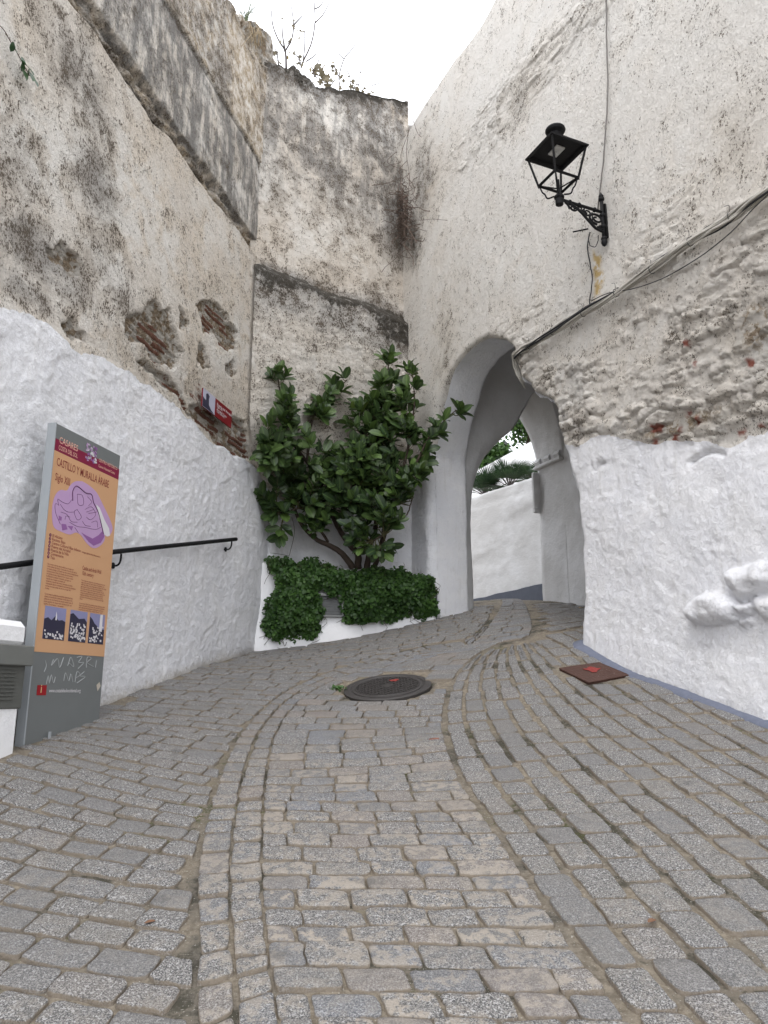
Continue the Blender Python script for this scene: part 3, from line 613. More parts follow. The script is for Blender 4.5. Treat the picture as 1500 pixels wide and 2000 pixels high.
# boulders standing out of the whitewash
def zp(L): return [(1080+x/3.51, 850+y/3.51) for x, y in L]
rocks = [(zp([(945, 1195), (975, 1140), (1040, 1095), (1150, 1080), (1250, 1100), (1310, 1180), (1290, 1270), (1200, 1305), (1090, 1315), (990, 1305), (950, 1260)]), .115, .07),
         (zp([(1215, 930), (1270, 890), (1400, 875), (1520, 880), (1540, 1050), (1400, 1110), (1310, 1135), (1250, 1050)]), .09, .08), (zp([(1270, 1160), (1390, 1135), (1420, 1180), (1380, 1240), (1300, 1245)]), .08, .05),
         (zp([(1410, 1120), (1520, 1080), (1640, 1100), (1640, 1230), (1470, 1280), (1410, 1200)]), .09, .08), (zp([(1280, 1280), (1400, 1265), (1410, 1320), (1320, 1340)]), .05, .04), (zp([(1540, 800), (1700, 780), (1760, 1000), (1600, 1050)]), .1, .09)]
for k, (poly_, h, fall) in enumerate(rocks):
    q = wobble(P2, 40+k, 5, .03); sd_ = polysd(q, RW.pts(poly_))[0]; f1, e1, c1 = worley(P2[:, 0]*9, P2[:, 1]*9, 70+k)
    hh_ = h*np.sqrt(1-(1-np.clip(-sd_/(fall*1.4), 0, 1))**2)+(fbm(P2[:, 0]*6, P2[:, 1]*6, k, 5, 60+k, True)*.022+c1*.016*sstep(0, .12, e1))*sstep(0, -.05, sd_)
    d = np.maximum(d, d*.6+hh_*(sd_ < 0))
gl = spline(RW.pts([(1350, 904), (1365, 892), (1392, 882), (1416, 888)]), 30); dg = np.min(np.hypot(P2[:, None, 0]-gl[None, :, 0], P2[:, None, 1]-gl[None, :, 1]), 1); d -= .05*np.exp(-(dg/.018)**2)
gl = spline(RW.pts([(1162, 918), (1170, 908), (1180, 906)]), 12); dg = np.min(np.hypot(P2[:, None, 0]-gl[None, :, 0], P2[:, None, 1]-gl[None, :, 1]), 1); d -= .03*np.exp(-(dg/.02)**2)
RR = .055+.05*sstep(2.0, 2.6, P2[:, 0]); d = d-np.where(sdv < RR, RR-np.sqrt(np.clip(RR**2-(RR-sdv)**2, 0, None)), 0)
d += sstep(.5, 0, P2[:, 1]-gz(*RW.P(P2[:, 0], 0)[:, :2].T))*.035
A['pal'] = np.clip(.9-.7*st-.25*raw2+.15*fbm(P2[:, 0]*.8, P2[:, 1]*.8, 3, 2, 55), 0, 1)*(1-.2*raw)
A['dst'] = .8*np.exp(-np.clip(P2[:, 1]-gz(*RW.P(P2[:, 0], 0)[:, :2].T), 0, 9)/.14)
V3 = RW.P(P2[:, 0], P2[:, 1], d); V3, FR, A2 = compact(V3, FR, A)
gate = thing('gate_tower', tuple(RW.P(0, .2)), 'tall off-white gate tower on the right pierced by a bent arched passage', 'tower')
part('outer_wall', V3, FR, MAT_PL, gate, attrs=A2)
capstrip(RW, s_ax[::6], topr[::6]-.01, 0, 4.2, 'wall_top', gate)

# ---- the passage
m = M('dimmed_limewash', .9, .2); nB = m.noise(7, 6, .6); nC = m.noise(40, 5, .7); nD = m.noise(1.7, 5, .6)
c = m.mix(m.step(nD, .35, .7), (.50, .495, .49), (.60, .60, .605)); c = m.mix(m.op('MULTIPLY', m.step(nC, .64, .74), .3), c, (.45, .43, .40)); m.col(c)  # limewash greyed to put the passage's dimness into its colour; reused on the terrace
m.bump(m.op('ADD', nB, m.op('MULTIPLY', nC, .45)), .02, .8); MAT_LIME_DIM = m.mat
WASH = lambda n_: {**zeros(n_), 'wh': np.ones(n_)}
def loft(curves, name, mat, parent, dn=.006, seed=0):
    V = np.stack(curves); r_, c_, _ = V.shape
    tu = np.gradient(V, axis=0); tv = np.gradient(V, axis=1); N = np.cross(tu, tv); N /= np.linalg.norm(N, axis=2)[..., None]+1e-9
    nz = fbm(V[..., 0]*5+V[..., 2], V[..., 1]*5+V[..., 2]*4, seed, 4, seed, True)*dn+fbm(V[..., 0]*1.5, V[..., 1]*1.5+V[..., 2], seed, 2, seed)*dn*1.5
    V = V+N*nz[..., None]; return part(name, V.reshape(-1, 3), gridf(r_, c_), mat, parent, attrs={**WASH(r_*c_), 'dst': .6*np.exp(-np.clip(V[..., 2].ravel()-gz(V[..., 0], V[..., 1]).ravel(), 0, 9)/.12)})
def outl(curve, grow):
    c = curve.mean(0); c[0] = (curve[:, 0].min()+curve[:, 0].max())/2; t = np.gradient(curve, axis=0); nn = np.stack([t[:, 1], -t[:, 0]], -1); nn /= np.hypot(*nn.T)[:, None]
    if np.dot(nn[len(nn)//2], curve[len(nn)//2]-c) < 0: nn = -nn
    return curve+nn*grow
rad = .055+.05*sstep(2.0, 2.6, arch0[:, 0])
cv = []
for k, vd in enumerate([-.02, .0, .04, .10, .18, .26, .34, .41, .425]):
    o_ = outl(arch0, .004+.03*(vd > 0)*vd/.4); cv.append(RW.P(o_[:, 0], o_[:, 1], -(rad+vd)))
o2 = outl(arch0, .14); cv.append(RW.P(o2[:, 0], o2[:, 1], -(rad+.45))); o2 = outl(arch0, .5); cv.append(RW.P(o2[:, 0], o2[:, 1], -(rad+.46)))
loft(cv, 'outer_arch_soffit', MAT_PL, gate, .012, 3)
# inner arch wall, curling forwards into the vault
in_px_left = [(940, 1190), (938, 1120), (934, 1040), (934, 990), (936, 955), (945, 920), (958, 892), (975, 868), (990, 850), (1003, 836)]
L_ = GI.pts(in_px_left); R_px = [(1040, 768), (1050, 773), (1060, 785), (1070, 801), (1080, 820), (1090, 845), (1096, 868), (1100, 892)]
R2 = GI.pts(R_px); mid_ = np.array([[1.50, (L_[-1, 1]*.45+R2[0, 1]*.55)+.03], [1.60, R2[0, 1]-.05]])
in0 = np.vstack([[[L_[0, 0], -.3]], L_, mid_, R2, [[2.17, 2.9], [2.165, 2.3], [2.16, 1.6], [2.15, -.3]]])
in0 = spline(in0, 200)
va = np.arange(.20, 2.75, .022); za = np.arange(.4, 5.2, .022); Sv, Zv = np.meshgrid(va, za)
P2 = np.stack([Sv.ravel(), Zv.ravel()], -1); FI, P2, sdv = holes(gridf(*Sv.shape), P2, in0)
ub = -.30*np.clip(P2[:, 1]-3.1, 0, None)**1.8
dd = fbm(P2[:, 0]*4, P2[:, 1]*4, 1, 4, 71, True)*.008+fbm(P2[:, 0]*1.2, P2[:, 1]*1.2, 1, 2, 72)*.015
rr_ = .05+.20*sstep(1.5, .9, P2[:, 0]); dr = np.where(sdv < rr_, rr_-np.sqrt(np.clip(rr_**2-(rr_-sdv)**2, 0, None)), 0)
pos = GI.P(P2[:, 0], P2[:, 1]); pos[:, :2] += (ub+dr+dd)[:, None]*Uv
pos, FI, _ = compact(pos, FI, {}); part('vault', pos, FI, MAT_LIME_DIM, gate)
cv = []; rad2 = .05+.20*sstep(1.5, .9, in0[:, 0]); ubi = -.30*np.clip(in0[:, 1]-3.1, 0, None)**1.8
for k in np.linspace(0, 1, 10):
    o_ = outl(in0, .004); c_ = GI.P(o_[:, 0], o_[:, 1]); c_[:, :2] += ((rad2-.02+ubi)*(1-k)+.62*k)[:, None]*Uv; cv.append(c_)
for g_, e_ in ((.06, .66), (.8, .67)):
    o_ = outl(in0, g_); c_ = GI.P(o_[:, 0], o_[:, 1]); c_[:, :2] += e_*Uv; cv.append(c_)
loft(cv, 'inner_arch', MAT_LIME_DIM, gate, .012, 5)
# chamber side wall, far outer wall, ceiling
ua = np.arange(-1.4, 2.93, .03); za = np.arange(-.1, 5.2, .03); Su, Zu = np.meshgrid(ua, za)
dd = fbm(Su*4, Zu*4, 1, 4, 81, True)*.008+fbm(Su*1.2, Zu*1.2, 1, 2, 82)*.02
V3 = RW.P(Su, Zu, -2.165+dd); part('passage_side_wall', V3.reshape(-1, 3), gridf(*Su.shape), MAT_LIME_DIM, gate)
mb = MB(); C = lambda u, v, z: RW.P(u, z, -v)
mb.add([C(-1.4, .5, -.5), C(-1.4, 2.4, -.5), C(-1.4, 2.4, 5.1), C(-1.4, .5, 5.1)], [(0, 1, 2, 3)])
mb.add([C(-1.5, .2, 4.9), C(3.0, .2, 4.9), C(3.0, 2.6, 4.9), C(-1.5, 2.6, 4.9)], [(0, 1, 2, 3)])
mb.add([C(-1.5, .56, -.5), C(.0, .56, -.5), C(.0, .56, 4.9), C(-1.5, .56, 4.9)], [(0, 1, 2, 3)])
emit(mb, 'passage_shell', MAT_LIME_DIM, gate)
# far face of the tower above and beside the inner arch
mb = MB(); mb.add([C(3.56, .0, .2), C(3.56, .62, .2), C(3.56, .62, 8), C(3.56, 0, 8)], [(0, 1, 2, 3)]); mb.add([C(3.56, .6, 4.4), C(3.56, 4.2, 4.4), C(3.56, 4.2, 8), C(3.56, .6, 8)], [(0, 1, 2, 3)])
mb.add([C(3.56, 2.3, .2), C(3.56, 4.2, .2), C(3.56, 4.2, 4.4), C(3.56, 2.3, 4.4)], [(0, 1, 2, 3)]); emit(mb, 'rear_wall', MAT_LIME_DIM, gate)
# imposts of the inner arch: scalloped corbels over a flat moulding
mb = MB(); zi = GI.at(1100, 893)[1]
def Uo(u, v, z): return RW.P(u, z, -v)
for k in range(3):
    u0 = 2.93+.23*k
    prof = [(2.19, zi+.24), (2.145, zi+.22), (2.135, zi+.18), (2.155, zi+.14), (2.12, zi+.11), (2.10, zi+.07), (2.125, zi+.03), (2.19, zi+.02)]
    mb.prism([Uo(u0, v_, z_) for v_, z_ in prof], np.r_[Uv, 0], .12)
mb.box(Uo(3.19, 2.14, zi-.01), np.r_[Uv, 0], np.r_[Vv, 0], (0, 0, 1), .31, .06, .024, bev=.012)
emit(mb, 'impost', MAT_LIME_DIM, gate)
mb = MB(); zq = GI.at(1058, 960)[1]
mb.box(Uo(3.52, 2.15, zi-.36), np.r_[Uv, 0], np.r_[Vv, 0], (0, 0, 1), .03, .07, .30, bev=.008)
mb.box(Uo(3.50, 2.13, zi-.36), np.r_[Uv, 0], np.r_[Vv, 0], (0, 0, 1), .018, .065, .25, bev=.004); emit(mb, 'side_pilaster', MAT_LIME_DIM, gate)
# blue painted line along the foot of the tower
ss = np.arange(-7.4, .03, .04); tt2 = spline([RW.P(.03, 0, -.25)[:2], RW.P(.03, 0, -.1)[:2], RW.P(.02, 0, .02)[:2], RW.P(-.06, 0, .07)[:2]], 12)
line = np.vstack([tt2, RW.P(ss[::-1][2:], 0, .065)[:, :2]]); tn = np.gradient(line, axis=0); nn = np.stack([tn[:, 1], -tn[:, 0]], -1); nn /= np.hypot(*nn.T)[:, None]
if np.dot(nn[60], RW.n) < 0: nn = -nn
wv = .045+.012*fbm(line[:, 0]*5, line[:, 1]*5, 0, 3, 4); a_ = line-nn*.09; b_ = line+nn*wv[:, None]*.75; bb_ = line+nn*wv[:, None]
za_ = gz(*a_.T)+.05; zb_ = gz(*b_.T)+.02; m_ = len(line)
V = np.vstack([np.c_[a_, za_], np.c_[b_, zb_], np.c_[bb_, gz(*bb_.T)-.02]])
F_ = [(i, i+1, m_+i+1, m_+i) for i in range(m_-1)]+[(m_+i, m_+i+1, 2*m_+i+1, 2*m_+i) for i in range(m_-1)]
part('painted_foot', V, F_, simple('blue_grey_paint', (.14, .155, .205), .8, .25, 30), gate, label='blue painted strip along the foot')
# ------------------------------------------------------------------ planter, shrub and ivy
def PFz(px, py, off=0): return PF.at(px, py, off=off)
m = M('fresh_whitewash', .85, .2); nB = m.noise(5, 6, .6); m.col(m.mix(nB, (.76, .76, .775), (.82, .82, .825))); m.bump(m.op('ADD', nB, m.op('MULTIPLY', m.noise(40, 5, .6), .3)), .012, .7); MAT_FRESH = m.mat
SOIL = simple('dry_soil', (.11, .08, .05), .95, .4, 30, bump=.02)
planter = thing('masonry_planter', tuple(PF.P(1.0, .4)), 'white masonry planter in the corner, half covered by ivy', 'planter')
ps = np.arange(-.08, 2.12, .03); zt = PFz(520, 1100)[1]
ztop = np.interp(ps, [0, .05, .28, 2.1], [zt-.005, zt+.01, zt-.02, zt-.08]); zb = gz(*PF.P(ps, 0)[:, :2].T)-.12
nrow = 40; Sp = np.repeat(ps[None], nrow, 0); Zp = zb+(ztop-zb)*np.linspace(0, 1, nrow)[:, None]
bow = .02*np.sin(Zp*4)+fbm(Sp*3, Zp*3, 1, 3, 91)*.01; face = PF.P(Sp, Zp, .05+bow-.06*sstep(0, .9, Zp-zb))
r2_ = [PF.P(ps, ztop+.012, .05+bow[-1]-.06-.02), PF.P(ps, ztop+.012, -.14), PF.P(ps, ztop-.10, -.15)]
V = np.concatenate([face, np.stack(r2_)], 0); part('front_wall', V.reshape(-1, 3), gridf(V.shape[0], V.shape[1]), MAT_FRESH, planter)
V = np.stack([PF.P(ps, ztop-.08+fbm(ps*8, ps*0+k, 0, 2, 3)*.02, -.14-.12*k) for k in range(7)]); part('soil', V.reshape(-1, 3), gridf(7, len(ps)), SOIL, planter)
# grey louvred hatch let into the planter
HG = simple('grey_painted_metal', (.20, .205, .20), .55, .15, 15, spec=.4)
DK = simple('dark_recess', (.03, .03, .03), .9, .1)
hatch = []
a_, b_ = PFz(622, 1162, .05), PFz(668, 1204, .05); hc = (a_+b_)/2; hw, hh = (b_[0]-a_[0])/2, (a_[1]-b_[1])/2
hv = thing('vent_hatch', tuple(PF.P(hc[0], hc[1]-hh)), 'small dark grey metal hatch in the planter front framed by ivy', 'hatch')
dN = np.r_[PF.n, 0]; dD = np.r_[PF.d, 0]; ZU = np.array([0, 0, 1.])
mb = MB(); 
for sx in (-1, 1): mb.box(PF.P(hc[0]+sx*hw, hc[1], .055), dD, dN, ZU, .012, .035, hh, bev=.003)
mb.box(PF.P(hc[0], hc[1]+hh, .062), dD, dN, ZU, hw+.02, .045, .016, bev=.004); mb.box(PF.P(hc[0], hc[1]-hh, .055), dD, dN, ZU, hw, .03, .01, bev=.003); emit(mb, 'frame', HG, hv)
mb = MB(); mb.box(PF.P(hc[0], hc[1], .045), dD, dN, ZU, hw-.012, .018, hh-.012, bev=.002)
for k in range(9): mb.box(PF.P(hc[0], hc[1]-hh+.03+k*.028, .066), dD, dN, ZU, hw-.02, .003, .004)
emit(mb, 'louvre_door', simple('dull_grey_metal', (.12, .125, .125), .6, .2, 12), hv)

def leaf_template(fold=.18, droop=.22, nseg=4, wide=.5, tip=1.0):
    V = []; 
    for i in range(nseg+1):
        t = i/nseg; wv = wide*np.sin(pi*min(1, t*.94+.05))**.62*(.80+.28*t); z = -droop*t*t
        if i == nseg: wv = .0
        V += [(-wv/2, t, z+fold*wv/2), (0, t, z), (wv/2, t, z+fold*wv/2)]
    Fc = []
    for i in range(nseg): b = 3*i; Fc += [(b, b+1, b+4, b+3), (b+1, b+2, b+5, b+4)]
    return np.array(V), np.array(Fc)
def scatter_leaves(P, D, N_, L, tmpl):              # positions, along-direction, face normal, length
    D = D/np.linalg.norm(D, axis=1)[:, None]; X_ = np.cross(D, N_); X_ /= np.linalg.norm(X_, axis=1)[:, None]+1e-9; Z_ = np.cross(X_, D)
    T, Fc = tmpl; k = len(T)
    V = P[:, None]+L[:, None, None]*(T[None, :, 0, None]*X_[:, None]+T[None, :, 1, None]*D[:, None]+T[None, :, 2, None]*Z_[:, None])
    FF = (Fc[None]+(np.arange(len(P))*k)[:, None, None]).reshape(-1, Fc.shape[1]); return V.reshape(-1, 3), FF, k
def leaf_mat(name, dark, light, yel=None, rough=.42, spec=.5, scale=14):
    m = M(name, rough, spec); r = m.at('rnd'); v = m.at('vein'); c = m.mix(r, dark, light)
    if yel: c = m.mix(m.step(r, .90, .97), c, yel)
    c = m.mix(m.op('MULTIPLY', m.noise(scale, 4, .6), .35), c, tuple(x*.55 for x in dark)); c = m.mix(m.op('MULTIPLY', m.step(v, .75, 1.), .25), c, tuple(min(1, x*1.8+.02) for x in light))
    m.col(c); m.b.inputs['Subsurface Weight'].default_value = 0
    tr = m.N.new('ShaderNodeBsdfTranslucent'); m.set(tr.inputs[0], m.mix(.5, c, light)); ms = m.N.new('ShaderNodeMixShader'); ms.inputs[0].default_value = .18
    o_ = [x for x in m.N if x.type == 'OUTPUT_MATERIAL'][0]; m.t.links.new(m.b.outputs[0], ms.inputs[1]); m.t.links.new(tr.outputs[0], ms.inputs[2]); m.t.links.new(ms.outputs[0], o_.inputs[0]); return m.mat
LEAF = leaf_mat('glossy_broad_leaf', (.018, .040, .018), (.12, .20, .045), (.16, .22, .05))
IVYM = leaf_mat('small_ivy_leaf', (.020, .055, .012), (.085, .175, .035), None, .5, .35)
BARK = simple('brown_bark', (.060, .044, .034), .9, .35, 30, bump=.01)
def at_d(px, py, d): return onray(px, py, d)
shrub = thing('broadleaf_shrub', tuple(at_d(690, 1105, 9.15)), 'large dark glossy-leaved shrub with crooked stems rising from the planter', 'shrub')
fdep = lambda px: float(np.interp(px, [500, 560, 640, 700, 760, 810, 850, 900], [8.22, 8.42, 8.78, 9.0, 9.15, 9.1, 8.9, 8.75]))
mb = MB(); tips = []
def stem(pts, r0, r1, n=24): P = spline(pts, n)+0; P += np.cumsum(rng.normal(0, .004, P.shape), 0); mb.tube(P, np.linspace(r0, r1, n), 7); return P
mains = [[(690, 1110, 9.2), (672, 1085, 9.15), (640, 1065, 9.1), (610, 1050, 9.05), (580, 1010, 9.0), (550, 930, 8.9), (520, 860, 8.8), (505, 830, 8.8)],
         [(700, 1110, 9.2), (700, 1080, 9.2), (680, 1060, 9.2), (650, 1010, 9.15), (620, 930, 9.1), (560, 850, 9.0), (545, 770, 9.0), (540, 725, 9.0)],
         [(715, 1115, 9.25), (722, 1070, 9.2), (735, 1010, 9.15), (738, 900, 9.1), (745, 800, 9.15), (755, 730, 9.2), (760, 690, 9.25)],
         [(730, 1115, 9.25), (745, 1060, 9.15), (760, 990, 9.0), (790, 900, 8.95), (808, 800, 9.0), (805, 715, 9.05)],
         [(735, 1100, 9.2), (770, 1000, 9.0), (820, 900, 8.85), (850, 845, 8.75), (895, 802, 8.7)],
         [(660, 1030, 9.1), (690, 950, 9.0), (700, 880, 9.0), (720, 820, 9.0)],
         [(600, 900, 9.05), (620, 800, 8.9), (650, 770, 8.85), (685, 740, 8.85)], [(560, 860, 9.), (600, 830, 8.85), (625, 805, 8.8)],
         [(640, 1060, 9.1), (600, 1000, 8.9), (560, 1010, 8.8), (545, 1000, 8.8)], [(740, 1000, 9.), (790, 1010, 8.8), (810, 970, 8.8)], [(700, 1050, 9.1), (730, 1060, 8.8), (745, 1050, 8.75)]]
for i, mp in enumerate(mains):
    r0 = (.042, .045, .04, .034, .024, .022, .016, .014, .018, .014, .014)[i]
    tips.append(stem([at_d(p[0], p[1], min(p[2], fdep(p[0])+.1) if p[1] < 930 else p[2]) for p in mp], r0, .006))
emit(mb, 'stems', BARK, shrub, smooth=True)
# foliage: leafy shoots gathered round the stems
cl = [(548, 735, 9.0, 22, 5), (545, 790, 9.0, 30, 8), (575, 830, 8.95, 45, 12), (530, 850, 8.9, 35, 12), (560, 900, 8.9, 60, 24), (620, 800, 8.9, 26, 5), (665, 752, 8.85, 24, 5), (640, 775, 8.85, 25, 4), (625, 820, 8.8, 22, 4),
      (560, 960, 8.8, 55, 24), (610, 930, 8.85, 60, 28), (585, 990, 8.8, 48, 15), (550, 1015, 8.8, 26, 7), (660, 900, 8.9, 55, 26), (660, 960, 8.8, 60, 30), (640, 1005, 8.8, 44, 13),
      (700, 1010, 8.75, 55, 24), (700, 940, 8.8, 60, 30), (710, 880, 8.85, 60, 28), (720, 830, 8.95, 50, 22), (755, 860, 8.9, 55, 26), (765, 800, 9.0, 50, 22), (760, 740, 9.1, 34, 12), (755, 700, 9.2, 18, 5), (805, 730, 9.05, 18, 4), (805, 780, 9.0, 32, 9), (810, 840, 8.9, 40, 16), (800, 900, 8.85, 45, 20), (790, 960, 8.8, 42, 18), (750, 940, 8.8, 55, 26), (750, 1000, 8.75, 48, 20), (722, 1055, 8.75, 30, 8), (775, 1020, 8.75, 28, 7), (748, 1080, 8.75, 18, 3), (835, 860, 8.8, 22, 5), (862, 832, 8.75, 18, 4), (895, 803, 8.7, 15, 4), (520, 890, 8.75, 26, 8), (515, 960, 8.7, 16, 3), (545, 1055, 8.75, 14, 2), (825, 920, 8.8, 16, 4), (735, 770, 9.0, 34, 8), (690, 800, 8.9, 20, 3)]
mbt = MB(); LP, LD, LN = [], [], []; allst = np.vstack(tips)
for px, py, d, rp, ns in cl:
    d = min(d, fdep(px)) if py < 930 else min(d, 8.8); c = at_d(px, py, d); R_m = rp*d/F*1.0
    for k in range(int(ns*.58)+1):
        q = rng.normal(0, .5, 3); q *= min(1, 1/np.linalg.norm(q)); tip_ = c+q*np.array([R_m, R_m*.7, R_m])
        dd = allst-tip_; dist = np.linalg.norm(dd*[1, 1, 1.0]+[0, 0, .3*0], axis=1)+np.where(dd[:, 2] > 0, .25, 0); base = allst[dist.argmin()]
        dirv = tip_-base; ln_ = np.linalg.norm(dirv)
        if ln_ > .32: base = tip_-dirv/ln_*.32
        midp = (base+tip_)/2+np.array([0, 0, -.03]); P = spline([base, midp, tip_], 7); mbt.tube(P, np.linspace(.006, .003, 7), 4, cap=False)
        nl = rng.integers(6, 9); ax = (P[-1]-P[2]); ax /= np.linalg.norm(ax)+1e-9
        t1 = np.cross(ax, [.3, .2, .9]); t1 /= np.linalg.norm(t1); t2 = np.cross(ax, t1)
        for j in range(nl):
            f = 1-.62*j/nl; p = P[0]+(P[-1]-P[0])*f if j else P[-1]; an = j*2.4+rng.uniform(-.3, .3); op_ = .55+.75*(j/nl)
            dv = ax*cos(op_)+(t1*cos(an)+t2*sin(an))*sin(op_); dv[2] += .12; dv[1] -= .15
            nm = ax*.7+np.array([0, -.75, .7])+rng.normal(0, .45, 3)
            LP.append(p); LD.append(dv); LN.append(nm)
LP, LD, LN = map(np.array, (LP, LD, LN)); Ls = rng.uniform(.10, .20, len(LP)); tm = leaf_template(.22, .16, 6, .60)
V, FF, k = scatter_leaves(LP, LD, LN, Ls, tm)
rnd_ = np.clip(rng.beta(1.0, 3.0, len(LP))+sstep(0, 1, (LP[:, 2]-1.0)/3)*.15, 0, 1); vein = np.tile((np.abs(tm[0][:, 0]) < 1e-6).astype(float), len(LP))
fo = part('foliage', V, FF, LEAF, shrub, attrs={'rnd': np.repeat(rnd_, k), 'vein': vein}); emit(mbt, 'twigs', simple('green_twig', (.09, .085, .04), .8, .3), shrub, smooth=True)
# ivy hanging over the planter
ivy = thing('hanging_ivy', tuple(PF.P(1.1, 1.0, .1)), 'dense small-leaved green ivy hanging over the front of the white planter', 'climber')
reg = [(528, 1090), (560, 1082), (600, 1086), (640, 1098), (700, 1108), (760, 1110), (800, 1116), (838, 1124), (850, 1150), (852, 1195), (830, 1208), (780, 1208), (720, 1216), (680, 1212), (668, 1196), (668, 1165), (622, 1160), (622, 1205), (628, 1230), (600, 1240), (565, 1246), (552, 1256), (535, 1240), (518, 1222), (522, 1190), (535, 1150), (538, 1120)]
RP = PF.pts(reg, off=.12); lo_, hi_ = RP.min(0)-.05, RP.max(0)+.05
cand = rng.uniform(lo_, hi_, (60000, 2)); wc = wobble(cand, 3, 7, .10); sdc = polysd(wc, RP)[0]
pr = np.clip(.55+.6*sstep(0, -.15, sdc), 0, 1); ok_ = (sdc < .02*rng.random(len(cand))) & (rng.random(len(cand)) < pr); cand = cand[ok_][:17000]; sdc = sdc[ok_][:17000]
bul = .06+.12*sstep(0, -.22, sdc)+.09*fbm(cand[:, 0]*5, cand[:, 1]*5, 1, 3, 12); topk = sstep(.02, -.12, (cand[:, 1]-(zt-.0)))
offp = np.clip(bul*rng.uniform(.45, 1.05, len(cand)), .01, .3)+.04; P = PF.P(cand[:, 0], cand[:, 1], offp-(1-topk)*rng.uniform(0, .25, len(cand)))
D = rng.normal(0, .5, (len(P), 3))+np.array([0, -.1, -.55]); N_ = rng.normal(0, .45, (len(P), 3))+np.r_[PF.n, .75]
T2 = leaf_template(.2, .15, 3, .85); Ls = rng.uniform(.024, .056, len(P)); V, FF, k = scatter_leaves(P, D, N_, Ls, T2)
rn = np.clip(rng.beta(1.5, 2.4, len(P))*.9+.15*fbm(cand[:, 0]*5, cand[:, 1]*5, 0, 2, 7), 0, 1)
part('foliage', V, FF, IVYM, ivy, attrs={'rnd': np.repeat(rn, k), 'vein': np.zeros(len(P)*k)})
mb = MB()
for i in range(90):
    c = cand[rng.integers(len(cand))]; L = rng.uniform(.1, .35); pts = [PF.P(c[0]+rng.normal(0, .03)*j, c[1]-L*j/4+.05, .05+.04*rng.random()) for j in range(5)]
    mb.tube(spline(pts, 9), .0025, 4, cap=False)
for pts_ in [[(565, 1085), (575, 1040), (570, 1010)], [(530, 1092), (524, 1100), (527, 1112)], [(528, 1080), (545, 1082), (565, 1086)], [(850, 1155), (858, 1150), (855, 1162)], [(552, 1250), (556, 1262), (560, 1254)]]:
    mb.tube(spline([PF.P(*PF.at(*p, off=.1), .1) for p in pts_], 10), .003, 4, cap=False)
emit(mb, 'trailing_stems', simple('ivy_stem', (.06, .05, .03), .9, .2), ivy, smooth=True)

# ------------------------------------------------------------------ street lantern on its bracket
BLK = M('black_cast_iron', .6, .18); BLK.col(BLK.mix(BLK.noise(60, 4), (.005, .005, .006), (.014, .014, .015))); BLK.bump(BLK.noise(120, 3), .002); BLK = BLK.mat
ms, mz = RW.at(1184, 417); w3 = np.r_[RW.n, 0]; u3 = np.r_[RW.d, 0]
def LPt(o, h, u=0): return RW.P(ms+u, mz+(h*.66 if h < 0 else h), o)       # o out from the wall, h up, u along the wall
lant = thing('wall_lantern', tuple(LPt(0, 0)), 'black iron street lantern on a scrolled bracket high on the right wall', 'street lamp')
mb = MB()
mb.box(LPt(.02, -.13), u3, w3, ZU, .022, .014, .17, bev=.005); mb.tube([LPt(.045, .14), LPt(.045, -.42)], [.016, .016], 10)
for h in (.13, -.05, -.22, -.40): mb.lathe(LPt(.045, h), [(.014, -.02), (.026, -.01), (.028, 0), (.026, .01), (.014, .02)], 12)
mb.lathe(LPt(.045, -.44), [(.004, -.05), (.02, -.035), (.028, -.01), (.022, .02)], 12); mb.lathe(LPt(.045, .14), [(.018, 0), (.024, .02), (.008, .05), (.002, .06)], 12)
emit(mb, 'wall_mount', BLK, lant, smooth=True)
mb = MB(); mb.tube([LPt(.03, .0), LPt(.47, 0.0)], .014, 10)
for o in (.13, .30, .40): mb.lathe(LPt(o, 0), [(.014, -.012), (.022, -.006), (.022, .006), (.014, .012)], 10, ax=w3)
mb.tube(spline([LPt(.05, -.30), LPt(.13, -.275), (LPt(.20, -.20)), LPt(.29, -.09), LPt(.38, -.03), LPt(.45, -.02)], 24), .012, 8)
def scroll(co, ch, r, a0, turns, sgn=1, r1=.012, th=.009):
    t = np.linspace(0, 1, 30); a = a0+sgn*t*turns*2*pi; rr = r*(1-t)+r1*t
    mb.tube(np.array([LPt(co+x*cos(y), ch+x*sin(y)) for x, y in zip(rr, a)]), np.linspace(th, th*.8, 30), 7)
scroll(.115, -.13, .085, -pi*.5, 1.5, 1, .02, .011); scroll(.215, -.075, .05, pi*.1, 1.3, -1, .012); scroll(.285, -.045, .03, pi, 1.2, 1, .008, .007)
scroll(.365, -.075, .042, pi*.6, 1.25, 1, .012, .010); scroll(.075, -.235, .032, 0, 1.2, -1, .01, .008)
mb.tube(spline([LPt(.45, -.02), LPt(.42, -.05), LPt(.405, -.1)], 10), .010, 7); mb.tube([LPt(.16, -.22), LPt(.16, -.05)], .006, 6); mb.tube([LPt(.245, -.13), LPt(.245, -.01)], .006, 6)
emit(mb, 'bracket', BLK, lant, smooth=True)
mb = MB(); cx = .51
mb.lathe(LPt(cx, 0), [(.015, -.065), (.034, -.055), (.036, -.02), (.032, 0), (.044, .01), (.044, .025), (.026, .035), (.02, .06), (.016, .08)], 16)
mb.tube([LPt(cx, .05), LPt(cx, .19)], .011, 8)
for a, b in ((1, 1), (1, -1), (-1, 1), (-1, -1)):
    mb.tube(spline([LPt(cx+.03*a, .035, .03*b), LPt(cx+.07*a, .03, .07*b), LPt(cx+.085*a, .075, .085*b), LPt(cx+.10*a, .10, .10*b), LPt(cx+.115*a, .165, .115*b)], 14), .007, 6)
    mb.tube([LPt(cx+.118*a, .15, .118*b), LPt(cx+.178*a, .46, .178*b)], .0105, 4)
